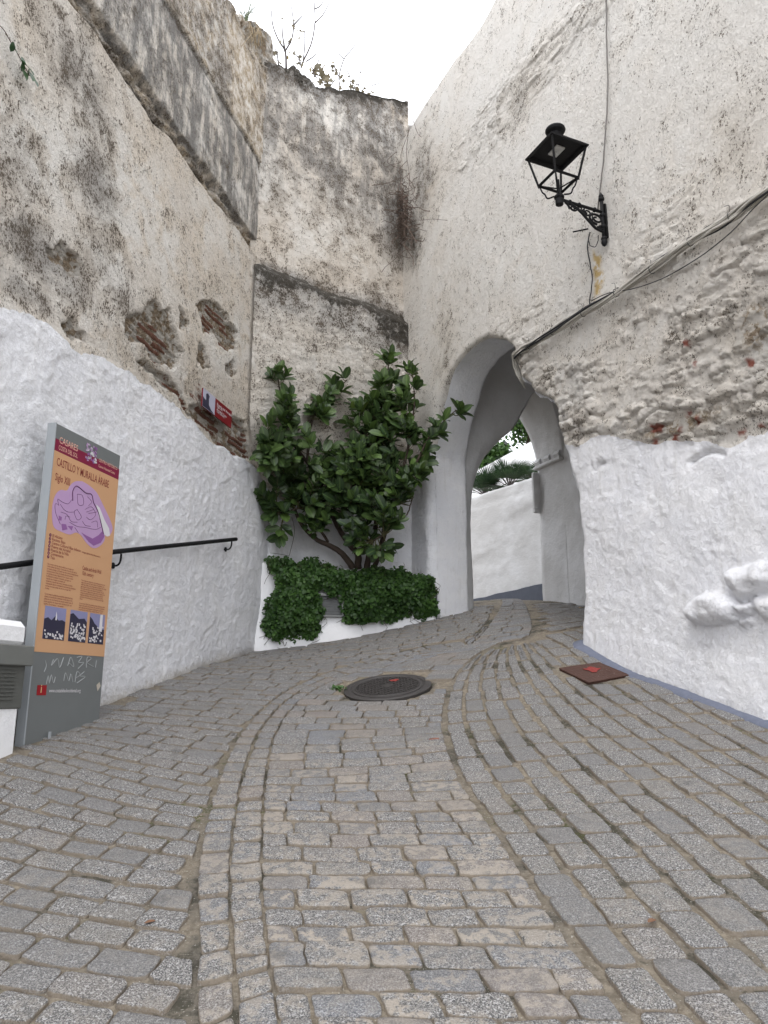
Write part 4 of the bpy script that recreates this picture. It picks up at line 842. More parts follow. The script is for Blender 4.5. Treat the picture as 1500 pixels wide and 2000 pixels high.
for k in range(4):
    a, b, c, d = [(1, 1, 1, -1), (1, -1, -1, -1), (-1, -1, -1, 1), (-1, 1, 1, 1)][k]
    mb.tube([LPt(cx+.118*a, .17, .118*b), LPt(cx+.118*c, .17, .118*d)], .016, 4)
    mb.tube([LPt(cx+.118*a, .17, .118*b), LPt(cx, .10, 0)], .006, 6)
emit(mb, 'cage', BLK, lant, smooth=False)
mb = MB()
def ringsq(h, r): return [LPt(cx+r*a, h, r*b) for a, b in ((1, 1), (1, -1), (-1, -1), (-1, 1))]
lv = [(.485, .165), (.462, .172), (.455, .195), (.470, .198), (.56, .10), (.585, .055), (.60, .05)]
V = np.vstack([ringsq(*x) for x in lv]); Fc = [(3, 2, 1, 0)]
for i in range(len(lv)-1): Fc += [(i*4+j, i*4+(j+1) % 4, i*4+4+(j+1) % 4, i*4+4+j) for j in range(4)]
Fc.append(tuple((len(lv)-1)*4+j for j in range(4))); mb.add(V, Fc)
for a, b in ((1, 1), (1, -1), (-1, 1), (-1, -1)): mb.lathe(LPt(cx+.178*a, .445, .178*b), [(.002, -.01), (.007, -.004), (.007, .01)], 8)
mb.lathe(LPt(cx, .60), [(.05, 0), (.045, .03), (.05, .05), (.082, .068), (.090, .085), (.085, .10), (.05, .118), (.002, .125)], 20)
emit(mb, 'roof', BLK, lant)
mb = MB(); mb.box(LPt(cx, .478), u3, w3, ZU, .065, .045, .008, bev=.003); GREYR = simple('lamp_reflector', (.45, .45, .44), .4, .3, 60, spec=.6); emit(mb, 'reflector', GREYR, lant)
mb = MB(); mb.lathe(LPt(cx, .44), [(.002, -.01), (.01, 0), (.012, .03)], 10); emit(mb, 'bulb', GREYR, lant, smooth=True)

# ------------------------------------------------------------------ cables on the right wall
CABG = simple('grey_sheathed_cable', (.42, .40, .36), .8, .25, 25); CABB = simple('black_cable', (.03, .03, .032), .7, .3, 25)
path = [(1900, 150), (1700, 262), (1500, 388), (1440, 430), (1370, 470), (1300, 518), (1220, 572), (1150, 613), (1090, 650), (1040, 680), (1014, 697)]
pw = spline(RW.pts(path), 90); bundle = thing('cable_bundle', tuple(RW.P(*RW.at(1150, 613), .06)), 'bundle of grey and black cables running diagonally up the wall from the arch', 'cables')
mbg, mbb = MB(), MB()
for i in range(11):
    t = np.linspace(0, 1, 90); ph = i*.57; rr = .024*(1+.35*np.sin(t*37+ph*2)); a = ph+t*rng.uniform(3, 9)
    end = pw.copy(); end[:, 1] += rr*np.cos(a)+fbm(t*14, t*0, i, 2, 3)*.008; P = RW.P(end[:, 0], end[:, 1], .065+rr*np.sin(a))
    if i in (0, 2, 3, 5, 8): P = np.vstack([P, RW.P([.80, .79, .80], [RW.at(1014, 712)[1], RW.at(1014, 730)[1], RW.at(1016, 742)[1]-.05], [.03-.01*i, .0-.008*i, -.10])])
    (mbb if i in (1, 7) else mbg).tube(P, rng.uniform(.006, .009), 6)
emit(mbg, 'grey_cables', CABG, bundle, smooth=True); emit(mbb, 'black_cables', CABB, bundle, smooth=True)
for px, py in [(1440, 428), (1360, 476), (1285, 530), (1215, 575), (1150, 614), (1090, 650), (1045, 678)]:
    mb = MB(); s_, z_ = RW.at(px, py); a = np.linspace(0, 2*pi, 16); mb.tube(np.array([RW.P(s_+.004*cos(x*2), z_+.034*cos(x), .065+.034*sin(x)) for x in a]), .003, 5)
    mb.tube(spline([RW.P(s_, z_+.03, .07), RW.P(s_-.02, z_+.07, .09), RW.P(s_+.03, z_+.10, .08)], 8), .002, 4); mb.lathe(RW.P(s_, z_+.045, .03), [(.009, 0), (.012, .012), (.008, .022)], 8, ax=w3); emit(mb, 'clip', CABB, bundle, smooth=True)
def cable(name, pxs, r, mat, label, off=.03, wob=.004, n=50):
    c = spline(RW.pts(pxs), n); t = np.linspace(0, 1, n); P = RW.P(c[:, 0]+fbm(t*9, t*0, 1, 3, 5)*wob, c[:, 1], off+fbm(t*11, t*0, 4, 2, 5)*wob)
    mb = MB(); mb.tube(P, r, 6); V, Fc = mb.get(); return single(name, V, Fc, mat, tuple(P[0]), label, 'cable')
cable('wall_cable', [(1187, -60), (1190, 60), (1192, 180), (1187, 270), (1180, 350), (1172, 415)], .007, simple('dusty_cable', (.16, .15, .14)), 'thin grey cable dropping down the wall to the black lantern', .03)
cable('wall_cable', [(1157, 455), (1153, 480), (1158, 520), (1162, 545), (1157, 590), (1160, 604)], .006, CABB, 'short black cable from the lantern bracket down to the cable bundle', .03)
cable('wall_cable', [(1157, 470), (1162, 482), (1172, 484), (1177, 470), (1177, 462)], .004, CABB, 'small black loop of wire hanging under the lantern bracket', .05)
cable('wall_cable', [(1700, 250), (1560, 350), (1500, 402), (1440, 462), (1380, 508), (1310, 548), (1250, 568), (1205, 576), (1170, 590)], .004, CABB, 'single thin black wire sagging below the thick cable bundle', .08)
mb = MB(); mb.tube([RW.P(*RW.at(1152, 448), .02), RW.P(*RW.at(1136, 458), .10)], .007, 6)
V, Fc = mb.get(); single('iron_spike', V, Fc, BLK, tuple(V[0]), 'short black iron spike sticking out of the wall beneath the lantern', 'spike')

# ------------------------------------------------------------------ information panel
SG = Frame(tuple(onray(45, 1455, 4.8)[:2]), radians(13.18)); sn = np.r_[SG.n, 0]; sd3 = np.r_[SG.d, 0]
def flat(name, c, rough=.55): return simple(name, c, rough, .06, 8, spec=.35)
GREYP = flat('panel_grey', (.155, .165, .165)); EDGE = flat('panel_edge_grey', (.30, .32, .335)); ORG = M('panel_orange', .5, .35); x_ = ORG.noise(1.5, 4); ORG.col(ORG.mix(x_, (.52, .295, .15), (.60, .35, .20))); ORG = ORG.mat
MAR = flat('panel_maroon', (.20, .012, .045)); PUR = flat('map_lilac', (.46, .30, .50)); PUR2 = flat('map_purple', (.26, .11, .30)); LIN = flat('map_line', (.10, .03, .10)); WHT = flat('print_white', (.66, .64, .66)); TAN_ = flat('print_dark_red', (.22, .035, .03)); NAV = flat('photo_navy', (.030, .028, .055)); LAV = flat('photo_lavender', (.24, .24, .40)); PALE = flat('print_pale_orange', (.72, .42, .33))
panel = thing('information_panel', tuple(SG.P(.38, -.25)), 'tall grey and orange panel about the castle and Arab wall, leaning by the left wall', 'information board')
W_ = .765; zb0 = -.33; zt0 = SG.at(107, 825)[1]
mb = MB(); pts = [(0, -.42), (W_, -.30), (W_, zt0+.005), (0, zt0-.0)]; mb.prism([SG.P(a, b, -.0) for a, b in pts], -sn, .03)
V, Fc = mb.get(); part('board', V, Fc, [GREYP], panel, smooth=False)
mb = MB(); mb.box(SG.P(-.005, (zt0-.41)/2, -.02), sd3, sn, ZU, .006, .032, (zt0+.41)/2, bev=.002); emit(mb, 'edge_profile', EDGE, panel)
mb = MB()
for a, h in ((.06, .25), (W_-.06, .33)): m2 = MB(); m2.box(SG.P(a+.04, -.05, -.055), sd3, sn, ZU, .02, .02, .4); emit(m2, 'post', EDGE, panel)
mb.box(SG.P(.20, -.30, .03), sd3, sn, ZU, .012, .004, .055, bev=.002); mb.box(SG.P(.225, -.335, .05), (sd3*.4+sn*.9), np.cross(ZU, sd3*.4+sn*.9), ZU, .03, .003, .02); emit(mb, 'foot_tab', EDGE, panel)
def spoly(pxs, lift, mat, name, parent=panel, fr=SG, smoothn=0, th=.0008):
    P = fr.pts(pxs, off=0)
    if smoothn: P = spline(np.vstack([P, P[:1]]), smoothn)[:-1]
    mb = MB(); mb.prism(fr.P(P[:, 0], P[:, 1], lift), np.r_[fr.n, 0], th); return emit(mb, name, mat, parent)
def srect(a, b, c, d, lift, mat, name, parent=panel): 
    mb = MB(); mb.prism([SG.P(x, y, lift) for x, y in ((a, b), (c, b), (c, d), (a, d))], sn, .0008); return emit(mb, name, mat, parent)
zo = SG.at(66.5, 1272.5)[1]; zm1 = SG.at(109, 856)[1]; zm0 = SG.at(105.7, 878.7)[1]
srect(.006, zo, W_, zm0, .0012, ORG, 'orange_sheet'); srect(.006, zm0, W_, zm1, .0014, MAR, 'maroon_band')
def text(s, fr, x, z, size, mat, name, parent, width=None, lift=.0032, sx=1.0):
    cu = bpy.data.curves.new('lettering', 'FONT'); cu.body = s; cu.size = size; cu.resolution_u = 2; cu.offset = size*.006; cu.space_line = 1.02
    o = bpy.data.objects.new('tmp', cu); COL.objects.link(o); dg = bpy.context.evaluated_depsgraph_get(); me = bpy.data.meshes.new_from_object(o.evaluated_get(dg))
    V = np.array([v.co[:] for v in me.vertices]); Fc = [tuple(p.vertices) for p in me.polygons]; bpy.data.objects.remove(o)
    if len(V) == 0: return
    k = (width/(V[:, 0].max()-V[:, 0].min())) if width else sx
    P = fr.P(x+V[:, 0]*k, z+V[:, 1], lift); bpy.data.meshes.remove(me); return (P, Fc)
def texts(items, mat, name, parent, fr=SG, lift=.0032):
    if name in ('title_lettering', 'heading_lettering', 'english_title', 'lettering'):
        for it in items:
            mb = MB(); mb.add(*text(it[0], fr, it[1], it[2], it[3], mat, name, parent, it[4] if len(it) > 4 else None, lift)); emit(mb, name, mat, parent)
        return
    mb = MB()
    for it in items:
        r = text(it[0], fr, it[1], it[2], it[3], mat, name, parent, it[4] if len(it) > 4 else None, lift)
        if r: mb.add(*r)
    return emit(mb, name, mat, parent)
zz_ = lambda px, py: SG.at(px, py)
def tx(s, px, py, size, pxw=None):
    a = zz_(px, py); return (s, a[0], a[1], size, (zz_(pxw, py)[0]-a[0]) if pxw else None)
zc = zm0+(zm1-zm0)*.46
texts([('CASARES', .05, zm0+.062, .062, .20), ('COSTA DEL SOL', .05, zm0+.016, .044, .205), ('CENTRO HISTÓRICO', .50, zm0+.066, .034, .235), ('Casares Historical Centre', .50, zm0+.026, .028, .21)], PALE, 'heading_lettering', panel)
ztt = zz_(112, 908)[1]
texts([('CASTILLO Y MURALLA ÁRABE', .045, ztt-.005, .078, .60), ('Siglo XIII', .045, ztt-.105, .072, .155)], TAN_, 'title_lettering', panel)
zl0 = zz_(97, 1047)[1]; leg = ['El Alcázar', 'Recinto Bajo', 'Centro Cultural Blas Infante', 'Puerta del Arrabal', 'Puerta de la Villa', 'Cementerio', 'Tajo']
texts([(t_, .075, zl0-.0235*i, .027) for i, t_ in enumerate(leg)]+[('antigua iglesia de la Encarnación', .40, zl0-.047, .017)], TAN_, 'legend_lettering', panel)
mb = MB()
for i in range(7): a = np.arange(14)*2*pi/14; mb.prism([SG.P(.055+.0105*cos(x), zl0+.008-.0235*i+.0112*sin(x), .0026) for x in a], sn, .0008)
emit(mb, 'legend_dots', flat('legend_maroon', (.13, .02, .07)), panel)
texts([(str(i+1), .050, zl0+.002-.0235*i, .018) for i in range(7)], PALE, 'legend_numbers', panel, lift=.0042)
es = ['Esta construcción de época andalusí es el origen del', 'núcleo urbano de Casares. Construida en la zona más alta de', 'un macizo protege a el Castillo con dos recintos independientes', 'intramuros de la villa y la alcazaba desde el camino', 'de Córdoba, Ronda y Algeciras. Por el conjunto cumple', 'fortificación y defensa, la muralla, que sigue un', 'trazado muy irregular, se adapta a la', 'complicada orografía del terreno, formando un recinto', 'inexpugnable para los enemigos. Se conservan las principales', 'puertas de acceso: ambas con arco en un lugar alto', 'Arrabal.']
es2 = ['Con el tiempo la población se extendió adaptándose fuera', 'urbana a la muralla de la fortaleza, donde llegó a vivir', 'población con una fisonomía de marcado carácter árabe. El', 'propio topónimo de Casares viene del árabe al-qasr, que', 'significa "la fortaleza", "el castillo".']
en = ['This construction dating from the Andalusian period is the', 'origin of the town of Casares. Built on the highest rocky', 'massif, the Castle was an independent enclosure of the village', 'separating the Campo of Córdoba, Ronda and Algeciras.', 'The construction had a clear defensive purpose. The wall,', 'which follows a rugged and irregular path, is adapted to the', 'complex orography of the ground. It served to repel the', 'neighbouring enemies. We can still see the ruins of the', 'main doors: two arches placed in Villa Street and Arrabal', 'Street.']
en2 = ['In the course of time, the population spread, adapting its urban', 'design to the walls of the fortress. The result was a population', 'with a distinctly Arab physiognomy. Casares gets its own name', 'comes from the Arabic al-Qasr, meaning "fortress", "castle".']
ze = zl0-.182; rows = [(t_, .055, ze-.0155*i, .0150, .30*(len(t_)/58)) for i, t_ in enumerate(es)]+[(t_, .055, ze-.0155*(i+12.3), .0150, .30*(len(t_)/58)) for i, t_ in enumerate(es2)]
rows += [(t_, .42, ze-.055-.0140*i, .0140, .29*(len(t_)/60)) for i, t_ in enumerate(en)]+[(t_, .42, ze-.055-.0140*(i+11.1), .0140, .29*(len(t_)/62)) for i, t_ in enumerate(en2)]
texts(rows, TAN_, 'small_print', panel)
texts([('Castle and Arab Wall', .42, ze+.022, .040, .22), ('13th century', .42, ze-.014, .038, .13)], TAN_, 'english_title', panel)
mapo = spoly([(160, 940), (173, 948), (188, 962), (200, 985), (213, 1012), (219, 1030), (217, 1040), (211, 1048), (205, 1042), (203, 1056), (192, 1068), (180, 1070), (168, 1060), (158, 1046), (148, 1040), (135, 1044), (118, 1038), (105, 1030), (101, 1010), (102, 985), (108, 966), (118, 957), (130, 958), (138, 946), (148, 940)], .0022, PUR, 'town_map', smoothn=90)
spoly([(158, 1040), (168, 1046), (180, 1052), (192, 1045), (200, 1036), (203, 1048), (196, 1060), (182, 1066), (172, 1058)], .0032, PUR2, 'rock_face', mapo); spoly([(119, 1023), (128, 1024), (131, 1034), (121, 1036)], .0032, PUR2, 'rock_face', mapo); spoly([(131, 1027), (142, 1028), (139, 1036)], .0032, PUR2, 'rock_face', mapo); spoly([(114, 1007), (120, 1010), (119, 1017), (114, 1016)], .0032, PUR2, 'rock_face', mapo)
spoly([(187, 985), (194, 992), (203, 1015), (212, 1032), (214, 1046), (208, 1048), (203, 1044), (199, 1028), (192, 1008)], .0032, WHT, 'torn_patch', mapo)
mb = MB()
def mline(pxs, w_=.0025, n=40, fr=SG, lift=.0042):
    P = spline(fr.pts(pxs), n); mb.tube(fr.P(P[:, 0], P[:, 1], lift-.001), w_, 4)
mline([(141, 978), (141, 960), (147, 950), (155, 953), (167, 963), (178, 966), (182, 982), (190, 998), (196, 1020), (201, 1043)], .0042)
for L in ([(114, 988), (112, 975), (120, 980), (132, 984), (139, 976)], [(113, 985), (107, 985), (108, 1002), (117, 1024)], [(117, 985), (124, 995), (133, 1000), (145, 1000)], [(118, 1000), (130, 1005), (138, 1018), (150, 1020)], [(135, 1020), (150, 1028), (165, 1030), (185, 1034), (196, 1030)], [(150, 995), (158, 1010), (150, 1015), (144, 1000), (150, 995)], [(165, 995), (178, 990), (186, 1005), (176, 1015), (168, 1010)], [(150, 965), (160, 968), (162, 985), (152, 985), (150, 965)], [(170, 970), (178, 980), (172, 988)], [(172, 1003), (188, 1000)], [(168, 1000), (182, 995)], [(160, 1018), (166, 1026), (176, 1028)], [(178, 1020), (188, 1018), (190, 1030)], [(126, 1015), (128, 1008), (136, 1010)], [(145, 1030), (152, 1040)]): mline(L, .0016)
emit(mb, 'map_lines', LIN, mapo)
rs_ = np.random.default_rng(3)
for k, (x0, x1, y0, y1) in enumerate([(.075, .29, 1183, 1249), (.335, .525, 1189, 1252), (.555, .735, 1193, 1254)]):
    z1_, z0_ = SG.at(95, 1183)[1]-.002, SG.at(80, 1247)[1]; ph = srect(x0, z0_, x1, z1_, .0022, LAV, 'photograph')
    hz_ = [z0_+(z1_-z0_)*f for f in ((.60, .66, .58, .72, .60, .63, .58) if k == 0 else (.86, .90, .82, .74, .76, .78, .66) if k == 1 else (.88, .80, .66, .6, .5, .5, .5))]
    mb = MB(); xs_ = np.linspace(x0, x1, 7); mb.prism([SG.P(a, b, .0032) for a, b in [(x0, z0_), (x1, z0_)]+list(zip(xs_[::-1], hz_[::-1]))], sn, .0006); emit(mb, 'dark_hill', NAV, ph)
    mb = MB()
    for j in range((26, 60, 34)[k]):
        a = x0+.01+rs_.random()*(x1-x0-.03); b = z0_+.004+rs_.random()**(2.2 if k == 0 else 1.1)*(z1_-z0_)*(.22 if k == 0 else .55); mb.prism([SG.P(a+dx, b+dz, .0042) for dx, dz in ((0, 0), (rs_.uniform(.008, .02), 0), (.014, rs_.uniform(.005, .016)), (0, .012))], sn, .0005)
    if k == 0: mb.prism([SG.P(x0+.12+dx, z0_+(z1_-z0_)*.6+dz, .0042) for dx, dz in ((-.012, 0), (.004, 0), (.002, .03), (-.006, .055))], sn, .0005)
    if k == 2: mb.prism([SG.P(x0+.115+dx, z0_+(z1_-z0_)*.42+dz, .0042) for dx, dz in ((0, 0), (.036, 0), (.034, .12), (.004, .115))], sn, .0005)
    emit(mb, 'pale_buildings', WHT, ph)
mb = MB(); rs = np.random.default_rng(12)
a = zz_(170, 866); x0, z0_ = .34, zm1-.052
for i in range(60): mb.prism([SG.P(x0+dx, z0_+dz, .0035) for dx, dz in rs.uniform(0, 1, (1, 2))*[.12, .12]+np.array([(0, 0), (.022, .003), (.018, .012), (.002, .016)])], sn, .0004, m=int(rs.integers(0, 3)))
emit(mb, 'torn_sticker', [PUR2, PUR, WHT], panel)
srect(.075, SG.at(70, 1358)[1], .165, SG.at(70, 1338)[1], .0014, flat('info_red', (.28, .01, .015)), 'info_square')
texts([('i', .105, SG.at(70, 1353)[1], .075)], flat('print_gold', (.65, .50, .25)), 'info_letter', panel)
texts([('www.costadelsoloccidental.org', .19, SG.at(86, 1351)[1]-.004, .034, .33)], WHT, 'web_address', panel)
mb = MB(); SCR = flat('chalky_scratch', (.33, .34, .34))
for pxs in [[(88, 1290), (90, 1300), (86, 1312)], [(104, 1288), (100, 1300), (112, 1286), (116, 1304), (124, 1284)], [(132, 1300), (138, 1284), (144, 1302), (135, 1295)], [(150, 1284), (160, 1282), (153, 1294), (163, 1294), (152, 1306)], [(168, 1304), (170, 1284), (178, 1286), (170, 1294), (182, 1302)], [(90, 1336), (94, 1320), (96, 1334), (100, 1318), (104, 1334), (108, 1322)], [(124, 1330), (128, 1314), (134, 1330), (138, 1316), (142, 1332)], [(146, 1332), (150, 1312), (156, 1318), (148, 1324)], [(164, 1312), (156, 1320), (166, 1322), (150, 1334)], [(188, 1290), (186, 1304)]]:
    mline(pxs, .0026, 16, lift=.0022)
emit(mb, 'scratched_scrawl', SCR, panel)
mb = MB(); mb.prism([SG.P(*SG.at(px, py), .0014) for px, py in ((188, 1338), (194, 1332), (196, 1340), (190, 1350))], sn, .0006); emit(mb, 'sticker_remnant', flat('old_sticker', (.5, .45, .38)), panel)

# ------------------------------------------------------------------ red plaque on the left wall
PQ = Frame(tuple(LW.o+LW.n*.05), radians(13.18)); c = PQ.pts([(397, 755), (453, 806), (452, 840), (396, 790)]); s0, s1_ = c[0, 0], c[1, 0]; z0, z1p = (c[3, 1]+c[2, 1])/2, (c[0, 1]+c[1, 1])/2
plq = thing('wall_plaque', tuple(PQ.P((s0+s1_)/2, z0)), 'small dark red plaque with a grey photograph fixed above the whitewash on the left wall', 'plaque')
mb = MB(); mb.prism([PQ.P(a, b, -.012) for a, b in ((s0, z0), (s1_, z0), (s1_, z1p), (s0, z1p))], np.r_[PQ.n, 0], .012); emit(mb, 'plate', flat('plaque_red', (.19, .008, .015), .35), plq)
sp_ = s0+(s1_-s0)*.40
mb = MB(); mb.prism([PQ.P(a, b, .001) for a, b in ((s0, z0), (sp_, z0), (sp_, z1p), (s0, z1p))], np.r_[PQ.n, 0], .001); pic = emit(mb, 'photograph', flat('photo_grey_blue', (.42, .42, .52)), plq)
mb = MB(); hP = z1p-z0; wP = sp_-s0
mb.prism([PQ.P(s0+wP*a, z0+hP*b, .0026) for a, b in ((0, .02), (.95, .02), (.7, .12), (.5, .3), (.48, .62), (.52, .80), (.38, .90), (.24, .80), (.26, .45), (.1, .48), (0, .55))], np.r_[PQ.n, 0], .001); emit(mb, 'dark_archway', NAV, pic)
texts([('Puerta del Arrabal', sp_+.04, z0+hP*.66, .040, .36), ('Siglo XIII', sp_+.04, z0+hP*.55, .034, .13), ('Arrabal Gate', sp_+.04, z0+hP*.36, .034, .24), ('13th century', sp_+.04, z0+hP*.26, .030, .18)], WHT, 'lettering', plq, fr=PQ)

# ------------------------------------------------------------------ handrail
hr = thing('handrail', tuple(LW.P(1.0, .9)), 'black metal handrail fixed along the foot of the left wall behind the panel', 'handrail')
e0 = LW.at(461, 1053, off=.09); e1 = LW.at(222, 1078, off=.09); k_ = (e1-e0); e2 = e1+k_*1.0; far = LW.at(0, 1107, off=.09); ex_ = far+(far-e1)*1.5
mb = MB(); mb.tube(spline([LW.P(*ex_, .09), LW.P(*far, .09), LW.P(*e1, .09), LW.P(*e0, .09)], 20), .02, 10); emit(mb, 'rail', BLK, hr, smooth=True)
for f in (.03, .62, 1.6):
    p = e0+(far-e0)*f; mb = MB(); mb.tube(spline([LW.P(p[0], p[1]-.01, .09), LW.P(p[0], p[1]-.07, .085), LW.P(p[0], p[1]-.10, .06), LW.P(p[0], p[1]-.10, .0)], 12), .008, 7); mb.lathe(LW.P(p[0], p[1]-.10, .02), [(.025, 0), (.025, .01), (.01, .014)], 12, ax=np.r_[LW.n, 0]); emit(mb, 'bracket', BLK, hr, smooth=True)

# ------------------------------------------------------------------ meter block at the left edge
mbk = thing('meter_block', tuple(LW.P(-1.6, -.5, .3)), 'low white masonry block with a grey metal service cabinet at the left edge', 'service cabinet')
q = onray(40, 1472, 4.62); b0 = Frame((q[0], q[1]), radians(13.18)); bz = b0.at(40, 1472)[1]-.15
fa = b0.at(20, 1375)[1]; mb = MB(); dn = np.r_[b0.n, 0]; dd_ = np.r_[b0.d, 0]
mb.box(b0.P(-.76, (fa+bz)/2-.05, -.23), dd_, dn, ZU, .75, .20, (fa-bz)/2+.1, bev=.02); emit(mb, 'masonry_base', MAT_FRESH, mbk)
z1c = b0.at(50, 1262)[1]; z0c = b0.at(30, 1374)[1]
mb = MB(); mb.box(b0.P(-.75, (z0c+z1c-.12)/2, -.19), dd_, dn, ZU, .745, .17, (z1c-z0c-.06)/2, bev=.006)
for k in range(10): mb.box(b0.P(-.75, z0c+.025+k*.021, -.019), dd_, dn, ZU, .66, .006, .0045)
emit(mb, 'louvred_cabinet', simple('dark_grey_cabinet', (.095, .098, .09), .5, .15, 8, spec=.4), mbk)
mb = MB(); mb.box(b0.P(-.75, z1c-.055, -.19), dd_, dn, ZU, .765, .205, .058, bev=.006); emit(mb, 'hood', simple('cabinet_hood', (.15, .155, .145), .5, .15, 8, spec=.4), mbk)
mb = MB(); z2c = b0.at(50, 1230)[1]; mb.box(b0.P(-.76, (z1c+z2c)/2+.02, -.20), dd_, dn, ZU, .75, .18, (z2c-z1c)/2+.03, bev=.035); emit(mb, 'masonry_top', MAT_FRESH, mbk, smooth=False)

# ------------------------------------------------------------------ manhole and service cover
def gn(x, y): e = .05; return np.array([-(gz(x+e, y)-gz(x-e, y))/(2*e), -(gz(x, y+e)-gz(x, y-e))/(2*e), 1.])
def tangent(p):
    n_ = gn(*p); n_ = n_/np.linalg.norm(n_); a = np.cross([0, 1, 0], n_); a /= np.linalg.norm(a); return a, np.cross(n_, a), n_
IR = M('worn_iron', .55, .5); x_ = IR.noise(30, 5); IR.col(IR.mix(x_, (.022, .02, .02), (.065, .058, .055))); IR.bump(IR.noise(80, 3), .003); IR = IR.mat
RUST = M('rusty_plate', .75, .3); x_ = RUST.noise(18, 6, .7); y_ = RUST.noise(70, 3, .6); c = RUST.mix(x_, (.045, .022, .017), (.095, .048, .036)); RUST.col(RUST.mix(RUST.step(y_, .70, .76), c, (.5, .47, .44))); RUST.bump(RUST.vor(60), .004); RUST = RUST.mat
REDP = simple('red_paint_spot', (.22, .035, .03), .85, .6, 60)
ax_, ay_, an_ = tangent(MH); mc = np.r_[MH, gz(*MH)-.003]; man = thing('manhole_cover', tuple(mc), 'round dark iron manhole cover with a latticed top in the middle of the street', 'manhole cover')
mb = MB(); mb.lathe(mc, [(MHR-.002, -.06), (MHR, .004), (MHR-.012, .010), (MHR-.05, .010), (MHR-.06, .002), (MHR-.075, .0)], 56, ax=an_); emit(mb, 'frame', IR, man, smooth=False)
mb = MB(); mb.lathe(mc, [(MHR-.072, -.02), (MHR-.072, .006), (MHR-.09, .009), (.0, .009)], 56, ax=an_)
r0 = MHR-.11
for k in range(-7, 8):
    x0 = k*.037; h = math.sqrt(max(0, r0*r0-x0*x0))
    if h > .03:
        for a1, a2 in ((ax_+ay_, ay_-ax_), (ay_-ax_, ax_+ay_)):
            a1 = a1/np.linalg.norm(a1); a2 = a2/np.linalg.norm(a2); mb.box(mc+a2*x0+an_*.012, a1, a2, an_, h, .005, .004)
a = np.linspace(0, 2*pi, 57); mb.tube(np.array([mc+(r0+.012)*(ax_*cos(t)+ay_*sin(t))+an_*.010 for t in a]), .006, 5); mb.lathe(mc+an_*.008, [(.05, 0), (.05, .007), (.0, .008)], 16, ax=an_); emit(mb, 'lid', IR, man)
mb = MB(); rp = mc+ax_*.06+ay_*.12+an_*.0175; mb.prism([rp+ax_*x*(1+.3*sin(t*3))+ay_*y*(1+.3*cos(t*5)) for t in np.arange(10)*2*pi/10 for x, y in [(.04*cos(t), .03*sin(t))]], an_, .001); emit(mb, 'paint_spot', REDP, man)
rc3 = [np.r_[p, gz(*p)+.012] for p in RC]; rcc = sum(rc3)/4; ax_, ay_, an_ = tangent(rcc[:2]); cov = thing('service_cover', tuple(rcc), 'square rusty brown steel cover set in the paving beside the right wall', 'service cover')
mb = MB(); mb.prism([p-an_*.03 for p in rc3], an_, .036)
emit(mb, 'plate', RUST, cov)
mb = MB()
for i in range(4):
    a_, b_ = rc3[i], rc3[(i+1) % 4]; mb.tube([a_+an_*.002, b_+an_*.002], .006, 5)
emit(mb, 'rim', RUST, cov)
mb = MB(); rp = rcc+an_*.0085+ay_*.04; mb.prism([rp+ax_*x*(1+.35*sin(t*3))+ay_*y*(1+.4*cos(t*4)) for t in np.arange(14)*2*pi/14 for x, y in [(.06*cos(t), .05*sin(t))]], an_, .001); emit(mb, 'paint_spot', REDP, cov)
# a tuft of weeds beside the manhole
wp = ghit(662, 1347); n_ = 40; P = np.c_[wp[0]+rng.normal(0, .03, n_), wp[1]+rng.normal(0, .02, n_), np.zeros(n_)]; P[:, 2] = gz(P[:, 0], P[:, 1])+rng.uniform(0, .02, n_)
V, FF, k = scatter_leaves(P, rng.normal(0, .6, (n_, 3))+[0, 0, .4], rng.normal(0, .4, (n_, 3))+[0, -.2, 1], rng.uniform(.015, .035, n_), T2)
wd = single('weed_tuft', V, FF, leaf_mat('weed_green', (.04, .10, .02), (.09, .19, .05)), tuple(P[0]), 'small green weed growing at the left rim of the manhole cover', 'weed', attrs={'rnd': rng.random(len(V)), 'vein': np.zeros(len(V))})

# ------------------------------------------------------------------ plants on the walls
FIGL = leaf_mat('fig_leaf_dull', (.15, .14, .10), (.26, .22, .15), (.25, .19, .04), .7, .2); TWIG = simple('grey_twig', (.10, .085, .08), .9, .3); TWIGD = simple('dark_red_twig', (.14, .105, .085), .9, .4)
lobes = []
for i in range(20):
    a = i*2*pi/20; lobes.append((sin(a)*.5*(.55+.45*abs(cos(a*2.5))), .5-cos(a)*.5*(.55+.45*abs(cos(a*2.5)))+.0, .06*sin(3*a)))
FT = (np.array([(0, .5, .03)]+lobes), np.array([(0, 1+i, 1+(i+1) % 20) for i in range(20)]))
def sapling(branches, leaves, d, label, r=.017, lsz=.085):
    base = at_d(*branches[0][0], d); t = thing('fig_sapling', tuple(base), label, 'sapling', 'young fig plants on the wall top'); mb = MB()
    for b in branches: P = spline([at_d(*p, d+.03*rng.normal()) for p in b], 14); mb.tube(P, np.linspace(r*(1 if b is branches[0] else .75), .0065, 14), 5)
    emit(mb, 'stems', TWIG, t, smooth=True)
    P = np.array([at_d(px+rng.normal(0, 4), py+rng.normal(0, 4), d+rng.normal(0, .05)) for px, py, n_ in leaves for _ in range(n_)]); n_ = len(P)
    V, FF, k = scatter_leaves(P, rng.normal(0, .6, (n_, 3))+[0, 0, -.2], rng.normal(0, .6, (n_, 3))+[0, -.8, .5], rng.uniform(.6, 1.1, n_)*lsz, FT); part('leaves', V, FF, FIGL, t, attrs={'rnd': np.repeat(rng.random(n_), k), 'vein': np.zeros(n_*k)})
